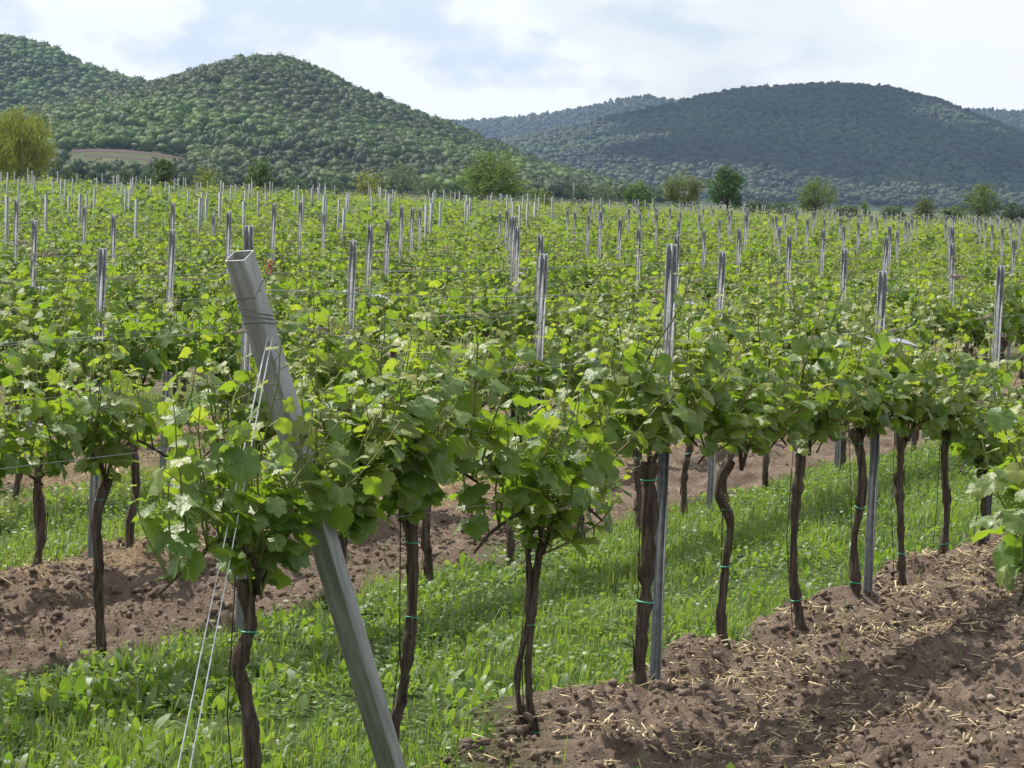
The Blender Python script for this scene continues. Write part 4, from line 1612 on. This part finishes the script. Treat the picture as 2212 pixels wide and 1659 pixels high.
# ------------------------------------------------------------------ trees beyond the field
def tree(px_c, px_top, px_w, Y, label, col, seed, leaves=2600, leaf=0.16, shape='round', group=None, spars=1.0, name='tree', squat=1.0):
    rr = np.random.default_rng(seed)
    top = at_depth(px_c, px_top, Y)
    Wd = px_w / FPX * Y
    g = float(gz(top[0], Y))
    H = top[2] - g
    root = link(name, None, loc=(top[0], Y, g))
    tag(root, label, 'tree', group)
    mb = MB()
    tr_h = H * (0.30 if shape != 'bush' else 0.12)
    r0 = 0.035 * H
    mb.add(*tube_tri(spline([(0, 0, -0.3), (rr.normal(0, .03) * H, 0, tr_h * 0.6), (rr.normal(0, .04) * H, rr.normal(0, .04) * H, H * 0.55), (rr.normal(0, .05) * H, 0, H * 0.85)], 10), np.linspace(r0, r0 * 0.2, 10), 7))
    lobes = []
    nl = 16
    for q_ in range(nl):
        a = q_ * 2.4 + rr.normal(0, .4)
        f = (q_ + 0.5) / nl
        z = tr_h + (H - tr_h) * (0.10 + 0.80 * f)
        wid = {'round': math.sqrt(max(0.05, 1 - (2 * f - 0.85) ** 2)), 'bush': math.sqrt(max(0.05, 1 - (1.05 * f) ** 2)), 'cone': 1.05 - f, 'willow': math.sqrt(max(0.08, 1 - (1.15 * f - 0.25) ** 2)), 'up': 0.9 * math.sqrt(max(0.05, 1 - (1.6 * f - 0.7) ** 2))}[shape]
        rad = Wd * 0.5 * wid * rr.uniform(0.35, 0.78)
        c = np.array([math.cos(a) * rad, math.sin(a) * rad, z])
        lobes.append((c, Wd * rr.uniform(0.13, 0.23)))
        s = np.array([0, 0, tr_h * rr.uniform(0.7, 1.3) + 0.3 * (z - tr_h)])
        mb.add(*tube_tri(spline([s, (s + c) / 2 + np.array([0, 0, -0.04 * H]), c], 6), np.linspace(r0 * 0.4, r0 * 0.08, 6), 5))
    link('trunk', mb.mesh('trunk', M['bark'], True), root)
    # leaf-clump faces in sprays round the lobes
    n = leaves
    li = rr.integers(0, nl, n)
    C = np.array([l[0] for l in lobes])[li]
    R = np.array([l[1] for l in lobes])[li]
    # each lobe holds sprays; leaves gather along them
    ns = 14
    sd = rr.normal(size=(nl, ns, 3))
    sd /= np.linalg.norm(sd, axis=2)[:, :, None]
    if shape == 'up':
        sd[:, :, 2] = np.abs(sd[:, :, 2]) * 1.3
    si = rr.integers(0, ns, n)
    d = sd[li, si]
    rad = rr.random(n) ** 0.5 * 1.12
    P = C + d * (R * rad)[:, None] + rr.normal(0, 0.09, (n, 3)) * R[:, None] * 2.2
    if shape == 'willow':
        P[:, 2] -= np.abs(rr.normal(0, 0.14, n)) * H * rr.random(n)
    P[:, 2] = np.maximum(P[:, 2], 0.15)
    dd = d + rr.normal(0, 0.7, (n, 3))
    dd /= np.linalg.norm(dd, axis=1)[:, None]
    s1 = np.cross(dd, rr.normal(size=(n, 3)))
    s1 /= np.linalg.norm(s1, axis=1)[:, None] + 1e-9
    s2 = np.cross(dd, s1)
    sz = leaf * rr.uniform(0.6, 1.4, n)
    if shape == 'willow':
        s1 = np.array([0, 0, -1.0]) + rr.normal(0, .25, (n, 3))
        V = np.stack([P, P + s1 * (sz * 1.4)[:, None] + s2 * (sz * 0.3)[:, None], P + s1 * (sz * 1.2)[:, None] - s2 * (sz * 0.35)[:, None], P - s2 * (sz * .3)[:, None]], 1)
    else:
        V = np.stack([P - s1 * sz[:, None] * .6, P + s2 * sz[:, None] * 0.5, P + s1 * sz[:, None] * .7, P - s2 * sz[:, None] * 0.5], 1)
    F = np.array([(0, 1, 2), (0, 2, 3)])[None] + (np.arange(n) * 4)[:, None, None]
    cc = 1.35 * np.array(col)[None] * (1 + rr.normal(0, .16, n) + 0.12 * rr.normal(size=nl)[li])[:, None]
    cc = np.clip(cc * np.stack([1 + rr.normal(0, .08, n), np.ones(n), np.ones(n)], 1), 0.004, 1)
    cr = link('crown', make_mesh('crown', V.reshape(-1, 3), F.reshape(-1, 3), None, M['crown'], False, np.repeat(cc, 4, 0)), root)
    cr['kind'] = 'stuff'
    return root


tree(40, 238, 196, 330, 'large yellow-green willow with drooping twigs beyond the vineyard', (0.165, 0.190, 0.030), 1, 15000, 0.20, 'willow', name='willow_tree')
tree(355, 346, 60, 300, 'upright dark green young tree before the terraced slope', (0.075, 0.115, 0.030), 2, 1700, 0.17, 'up', name='young_tree')
tree(445, 370, 84, 300, 'low yellow-green spreading bush beyond the posts', (0.130, 0.165, 0.030), 3, 1700, 0.15, 'bush', name='bush')
tree(563, 351, 72, 300, 'rounded mid-green tree with loose top below the ruin hill', (0.075, 0.130, 0.030), 4, 1900, 0.17, 'round', name='round_tree')
tree(797, 378, 84, 290, 'sparse yellow-green shrub with slanting branches before dark woods', (0.150, 0.170, 0.030), 5, 800, 0.15, 'up', name='sparse_shrub')
tree(872, 361, 96, 900, 'hazy grey-green broad tree at the foot of the wood', (0.110, 0.140, 0.065), 6, 1800, 0.50, 'round', name='broad_tree')
tree(1062, 344, 178, 310, 'big bright green bushy tree standing alone past the vineyard', (0.095, 0.145, 0.035), 7, 5200, 0.19, 'round', name='bushy_tree')
tree(1172, 414, 84, 300, 'low green bush beside the big bushy tree', (0.110, 0.155, 0.035), 8, 1300, 0.16, 'bush', name='bush')
tree(1380, 395, 74, 310, 'small dense green tree near the thin utility pole', (0.075, 0.130, 0.035), 9, 1900, 0.16, 'round', name='small_tree')
tree(1480, 389, 106, 320, 'olive grey loose tree touching a darker green tree', (0.110, 0.140, 0.045), 10, 3600, 0.16, 'up', name='olive_tree')
tree(1572, 363, 110, 330, 'dark green dense tree with jagged top before the blue hill', (0.050, 0.100, 0.025), 11, 3600, 0.19, 'round', name='dense_tree')
tree(1763, 390, 104, 330, 'airy olive-green round tree before the blue hill', (0.090, 0.130, 0.035), 12, 3200, 0.15, 'round', name='airy_tree')
tree(1868, 434, 34, 320, 'small pointed green shrub between two airy trees', (0.110, 0.160, 0.040), 13, 700, 0.13, 'cone', name='pointed_shrub')
tree(1998, 433, 92, 320, 'low dark bush with ragged crown before the blue hill', (0.075, 0.095, 0.030), 14, 1700, 0.16, 'bush', name='ragged_bush')
tree(2120, 403, 112, 330, 'dark olive tree with flat spreading crown near the field corner', (0.075, 0.115, 0.030), 15, 3000, 0.16, 'round', name='spreading_tree')

# hedge and woodland edge between the field and the hills
HEDGE = [(150, 372, 60, 700), (205, 376, 50, 760), (270, 366, 50, 820), (318, 368, 56, 780), (410, 372, 70, 800), (480, 378, 70, 760), (640, 388, 80, 820), (720, 396, 80, 860), (930, 392, 70, 800), (985, 398, 60, 760), (1250, 404, 70, 860), (1310, 404, 80, 900), (1690, 445, 70, 700), (1640, 440, 60, 700), (1830, 450, 60, 700), (1930, 452, 60, 640), (2190, 448, 70, 600), (2060, 452, 60, 600)]
for i, (hx_, hy_, hw_, hY) in enumerate(HEDGE):
    tree(hx_, hy_, hw_, hY, 'blue-green hazy tree of the hedge line at the foot of the hills', [(0.06, 0.10, 0.035), (0.045, 0.075, 0.03), (0.085, 0.12, 0.045)][i % 3], 40 + i, 900, 0.42, 'round' if i % 3 else 'bush', group='hazy hedge trees at the foot of the hills', name='hedge_tree')

# utility pole with wires
pb = at_depth(1240, 394, 700)
up_ = link('utility_pole', None, loc=(pb[0], 700, float(gz(pb[0], 700))))
tag(up_, 'thin pale utility pole with crossarm standing before the wooded slope', 'pole')
mb = MB()
mb.add(*tube_tri([(0, 0, -0.3), (0, 0, pb[2])], [0.17, 0.12], 8))
link('pole', mb.mesh('pole', M['pale'], True), up_)
mb = MB()
mb.add(BV * np.array([1.6, .12, .12]) + np.array([0, -0.13, pb[2] - 0.7]), BF)
link('crossarm', mb.mesh('crossarm', M['pale']), up_)
for sx in (-0.7, 0.7):
    mb = MB()
    mb.add(*tube_tri([(sx, -0.13, pb[2] - 0.6), (sx, -0.13, pb[2] - 0.35)], [0.06, 0.05], 6))
    link('insulator', mb.mesh('insulator', M['pale'], True), up_)


# ------------------------------------------------------------------ wooded hills
def hill_fn(sil, Yc, Y0, tree_h, back=900):
    pts = np.array([at_depth(a, b_, Yc) for a, b_ in sil])
    hx, hz = pts[:, 0], np.maximum(pts[:, 2] - tree_h, 0)

    def fn(x, y):
        zc = np.interp(x, hx, hz)
        q_ = np.clip((y - Y0) / (Yc - Y0), 0, 1)
        prof = 0.62 * q_ + 0.38 * q_ * q_ * (3 - 2 * q_)
        bk = np.clip((y - Yc) / back, 0, 1)
        prof = np.where(y > Yc, 1 - bk * bk * (3 - 2 * bk), prof)
        sc_ = Yc / 2300.0
        rib = (fbm(x / (120 * sc_) + 3.3, y / (420 * sc_), 3, int(Yc)) - 0.5) * 0.30 * np.sin(np.pi * np.clip(q_, 0, 1)) ** 1.2
        return zc * (prof + rib * np.where(y > Yc, 0, 1))
    return fn


SIL_L = [(-500, 60), (-150, 55), (0, 80), (50, 90), (110, 106), (165, 133), (220, 158), (270, 172), (330, 184), (380, 196), (470, 235), (600, 300), (750, 380), (820, 400)]
SIL_M = [(-500, 330), (-200, 300), (0, 272), (150, 245), (280, 212), (370, 190), (420, 168), (480, 145), (530, 130), (575, 127), (620, 131), (690, 156), (770, 196), (850, 230), (950, 266), (1050, 306), (1150, 350), (1250, 382), (1340, 412), (1440, 440), (1520, 446)]
SIL_R = [(700, 405), (850, 362), (1000, 322), (1100, 298), (1200, 276), (1300, 255), (1400, 232), (1460, 219), (1500, 208), (1600, 190), (1700, 181), (1800, 177), (1900, 181), (2000, 204), (2080, 235), (2150, 262), (2212, 288), (2400, 360), (2700, 420)]
SIL_F = [(600, 300), (800, 275), (950, 262), (1050, 258), (1180, 246), (1270, 230), (1340, 214), (1400, 208), (1455, 214), (1600, 240), (1900, 250), (2060, 238), (2150, 237), (2212, 240), (2400, 246), (2700, 260)]
HILLS = [('left', SIL_L, 2900, 2000, 4, 1.15), ('main', SIL_M, 2300, 1300, 3.5, 1.0), ('right', SIL_R, 4800, 3300, 9, 1.0), ('far', SIL_F, 7400, 6000, 9, 1.0)]


def terrace_mask(x, y):
    u = x / y * FPX + CXP
    q_ = (y - 1300) / 1000.0
    return sstep(115, 145, u) * (1 - sstep(380, 410, u)) * sstep(0.09, 0.11, q_) * (1 - sstep(0.212, 0.228, q_))


HF = {}
for nm, sil, Yc, Y0, th, _ in HILLS:
    fn = hill_fn(sil, Yc, Y0, th)
    HF[nm] = fn
    x0, x1 = at_depth(sil[0][0], 400, Yc)[0], at_depth(sil[-1][0], 400, Yc)[0]
    xs = np.linspace(x0, x1, 110)
    ys = np.linspace(Y0 - 5, Yc + 880, 60)
    GX, GY = np.meshgrid(xs, ys)
    GZ = fn(GX, GY) - 0.6
    ii = (np.arange(59)[:, None] * 110 + np.arange(109)[None]).reshape(-1)
    q = np.stack([ii, ii + 1, ii + 111, ii + 110], 1)
    tm = terrace_mask(GX, GY).ravel() if nm == 'main' else np.zeros(GX.size)
    me = make_mesh('hill', np.stack([GX, GY, GZ], -1).reshape(-1, 3), q, {'terrace': tm}, M['hill'], True)
    tag(link('hill', me), kind='structure')


def crown_template(seed, core, clumps, conifer=False):
    rr = np.random.default_rng(seed)
    V, F = ico(core)
    V = V * (0.70 + 0.26 * rr.random(len(V)))[:, None]
    vs, fs, off = [V], [F], len(V)
    for _ in range(clumps):
        d = rr.normal(size=3)
        d[2] = d[2] * 0.8 + 0.25
        d /= np.linalg.norm(d)
        c = d * rr.uniform(0.66, 1.0)
        nrm = d + rr.normal(0, .6, 3)
        nrm /= np.linalg.norm(nrm)
        a = np.cross(nrm, rr.normal(size=3))
        a /= np.linalg.norm(a)
        b_ = np.cross(nrm, a)
        s = rr.uniform(0.13, 0.26)
        vs.append(np.array([c + a * s, c - a * s * .5 + b_ * s * .85, c - a * s * .5 - b_ * s * .85]))
        fs.append(np.array([[off, off + 1, off + 2]]))
        off += 3
    V = np.concatenate(vs)
    if conifer:
        z = (V[:, 2] + 1) / 2
        V[:, :2] *= (1.2 - 0.8 * z)[:, None] * 0.85
        V[:, 2] *= 1.35
    return V, np.concatenate(fs)


PAL = np.array([(0.046, 0.090, 0.017), (0.064, 0.112, 0.020), (0.034, 0.068, 0.016), (0.082, 0.124, 0.022), (0.048, 0.060, 0.030), (0.115, 0.130, 0.060), (0.020, 0.037, 0.019)])
for nm, label, core, clumps, space, rad, prob, y1 in (
        ('left', 'dense green woodland covering the hill at the left of the ruin hill', 0, 14, 6.8, 4.5, (.30, .20, .30, .10, .06, .01, .03), 60),
        ('main', 'mixed spring woodland covering the pointed hill with the ruin', 0, 22, 6.0, 4.0, (.32, .27, .14, .19, .04, .02, .02), 60),
        ('right', 'blue-green woodland, cloud shade put into its colour, covering the broad domed hill', 0, 5, 9.6, 5.4, (.22, .06, .38, .02, .26, .004, .03), 80),
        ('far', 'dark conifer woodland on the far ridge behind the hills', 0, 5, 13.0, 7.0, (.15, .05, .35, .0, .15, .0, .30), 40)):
    _, sil, Yc, Y0, th, _ = [h for h in HILLS if h[0] == nm][0]
    rr = np.random.default_rng(hash(nm) % 1000 if False else len(nm) * 7 + int(Yc))
    fn = HF[nm]
    ys = np.arange(Y0 + 5, Yc + y1, space)
    X, Y = [], []
    for yy in ys:
        lim = 0.19 * yy
        xx = np.arange(-lim, lim, space)
        X.append(xx + rr.uniform(-.5, .5, len(xx)) * space)
        Y.append(yy + rr.uniform(-.5, .5, len(xx)) * space)
    X, Y = np.concatenate(X), np.concatenate(Y)
    Z = fn(X, Y)
    ok = Z > (2.0 if nm == 'main' else 6.0)
    if nm == 'main':
        ok &= terrace_mask(X, Y) < 0.3
        u = X / Y * FPX + CXP
        ok &= ~((np.abs(u - 553) < 9) & (Y > Yc - 40))
    if nm == 'left':
        ok &= (X / Y * FPX + CXP) < 620
    if nm == 'right':
        u = X / Y * FPX + CXP
        ok &= (u > 880) & ~((np.abs(u - 1262) < 40) & (np.abs(Y - 4330) < 60))
    # leave out what a nearer hill hides completely
    u = X / Y * FPX + CXP
    hor = 425.0 + math.tan(ROLL) * (u - CXP)
    v_px = hor - (Z + 12 - CAM_H) / Y * FPX
    for nm2, sil2, Yc2, *_ in HILLS:
        if Yc2 < Yc:
            sl = np.array(sil2)
            ok &= v_px < np.interp(u, sl[:, 0], sl[:, 1], 999, 999) + 22
    X, Y, Z = X[ok], Y[ok], Z[ok]
    n = len(X)
    zone = fbm(X / 130.0, Y / 130.0, 3, 91)
    zone2 = fbm(X / 70.0 + 50, Y / 70.0, 2, 95)
    kind = rr.choice(7, n, p=np.array(prob) / sum(prob))
    kind = np.where((zone > 0.66) & (rr.random(n) < 0.45), 6, kind)
    kind = np.where((zone2 > 0.66) & (rr.random(n) < 0.6), 4, kind)
    pal = PAL * 0.62 + PAL[:4].mean(0) * 0.38 if nm in ('left', 'main') else PAL * 0.25 + PAL.mean(0) * np.array([0.36, 0.38, 0.52])  # right hill's cloud shade is put into this darkened palette; far ridge shares it
    tone = 0.62 + 0.76 * sstep(0.34, 0.66, fbm(X / 190.0 + 7, Y / 260.0, 4, 123))
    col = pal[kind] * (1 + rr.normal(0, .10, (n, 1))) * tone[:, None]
    vs, fs, cs, off = [], [], [], 0
    tm = [crown_template(900 + q_, core, clumps) for q_ in range(5)] + [crown_template(950, core, clumps, True)]
    ti = np.where((kind == 6), 5, rr.integers(0, 5, n))
    R = rad * (0.62 + 1.0 * rr.random(n) ** 2.2)
    for q_ in range(6):
        s = ti == q_
        if not s.any():
            continue
        TV, TF = tm[q_]
        pos = np.stack([X[s], Y[s], Z[s] + R[s] * 0.75], 1)
        sc_ = np.stack([R[s], R[s], R[s] * rr.uniform(0.62, 1.05, s.sum())], 1)
        v, f = scatter(TV, TF, pos, sc_, rr.uniform(0, 6.28, s.sum()))
        vs.append(v)
        fs.append(f + off)
        off += len(v)
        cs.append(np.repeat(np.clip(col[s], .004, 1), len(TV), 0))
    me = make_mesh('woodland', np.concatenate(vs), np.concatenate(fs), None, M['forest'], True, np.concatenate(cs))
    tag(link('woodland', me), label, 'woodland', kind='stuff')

# ruined tower on the pointed hill
tx, _, tz_ = at_depth(556, 124, 2300)
base_z = float(HF['main'](np.array([tx]), np.array([2290.0]))[0])
tw = link('ruined_tower', None, loc=(tx, 2288, base_z - 1))
tag(tw, 'small ruined stone tower on the top of the pointed wooded hill', 'tower')
mb = MB()
mb.add(BV * np.array([4.2, 4.2, tz_ - base_z + 1.0]), BF)
link('wall', mb.mesh('wall', M['stone']), tw)
for sx, hh in ((-1.6, 1.8), (1.5, 2.6)):
    mb = MB()
    mb.add(BV * np.array([1.1, 4.1, hh]) + np.array([sx, 0, tz_ - base_z + 0.99]), BF)
    link('battlement', mb.mesh('battlement', M['stone']), tw)

# retaining walls of the terraced slope
for i, (qa, qb, u0, u1) in enumerate(((0.214, 0.218, 140, 395), (0.185, 0.188, 165, 330), (0.145, 0.143, 220, 300))):
    mb = MB()
    uu = np.linspace(u0, u1, 26)
    yy = 1300 + 1000 * np.linspace(qa, qb, 26)
    xx = (uu - CXP) / FPX * yy
    zz_ = HF['main'](xx, yy)
    for a in range(25):
        V = []
        for c_ in (a, a + 1):
            V += [(xx[c_], yy[c_], zz_[c_] - 1.0), (xx[c_], yy[c_] + 0.5, zz_[c_] - 1.0), (xx[c_], yy[c_] + 0.5, zz_[c_] + 0.9), (xx[c_], yy[c_], zz_[c_] + 0.9)]
        mb.add(V, [(0, 4, 7, 3), (3, 7, 6, 2), (1, 2, 6, 5)])
    tag(link('retaining_wall', mb.mesh('retaining_wall', M['stone'])), ['long pale retaining wall along the top of the terraced slope below the woods', 'pale retaining wall halfway down the terraced slope below the woods', 'short pale retaining wall low on the terraced slope below the woods'][i], 'wall')

# a cumulus over the broad hill, high above the picture; its shade lies on the hill
rr = np.random.default_rng(31)
mcl, N, L, b = material('cloud', (0.9, 0.9, 0.92), 1.0, 0, 0.0)
nc = noise(N, L, 0.004, 6)
bump(N, L, b, nc.outputs['Fac'], 0.6, 60)
off_s = np.array([to_sun.x, to_sun.y]) / to_sun.z * 1650.0
mb = MB()
CV, CF = ico(2)
for q_ in range(26):
    c_ = np.array([560 + off_s[0] + rr.uniform(-290, 420), 4250 + off_s[1] + rr.uniform(-520, 700), 1750 + rr.uniform(-40, 90)])
    r_ = rr.uniform(120, 230)
    mb.add(CV * (0.85 + 0.3 * rr.random(len(CV)))[:, None] * np.array([r_, r_, r_ * 0.55]) + c_, CF)
tag(link('cloud', mb.mesh('cloud', mcl, True)), kind='structure')

# ------------------------------------------------------------------ air
m = bpy.data.materials.new('haze')
m.use_nodes = True
m.node_tree.nodes.clear()
ho = m.node_tree.nodes.new('ShaderNodeOutputMaterial')
hv = m.node_tree.nodes.new('ShaderNodeVolumePrincipled')
hv.inputs['Color'].default_value = (0.46, 0.66, 1.0, 1)
hv.inputs['Density'].default_value = 0.00004
hv.inputs['Anisotropy'].default_value = 0.1
m.node_tree.links.new(hv.outputs['Volume'], ho.inputs['Volume'])
mb = MB()
mb.add((BV * np.array([11200, 9600, 520.0])) + np.array([0, 4720, -2.0]), BF)
tag(link('haze', mb.mesh('haze', m)), 'pale blue haze of the air over the plain and hills', 'haze', kind='stuff')
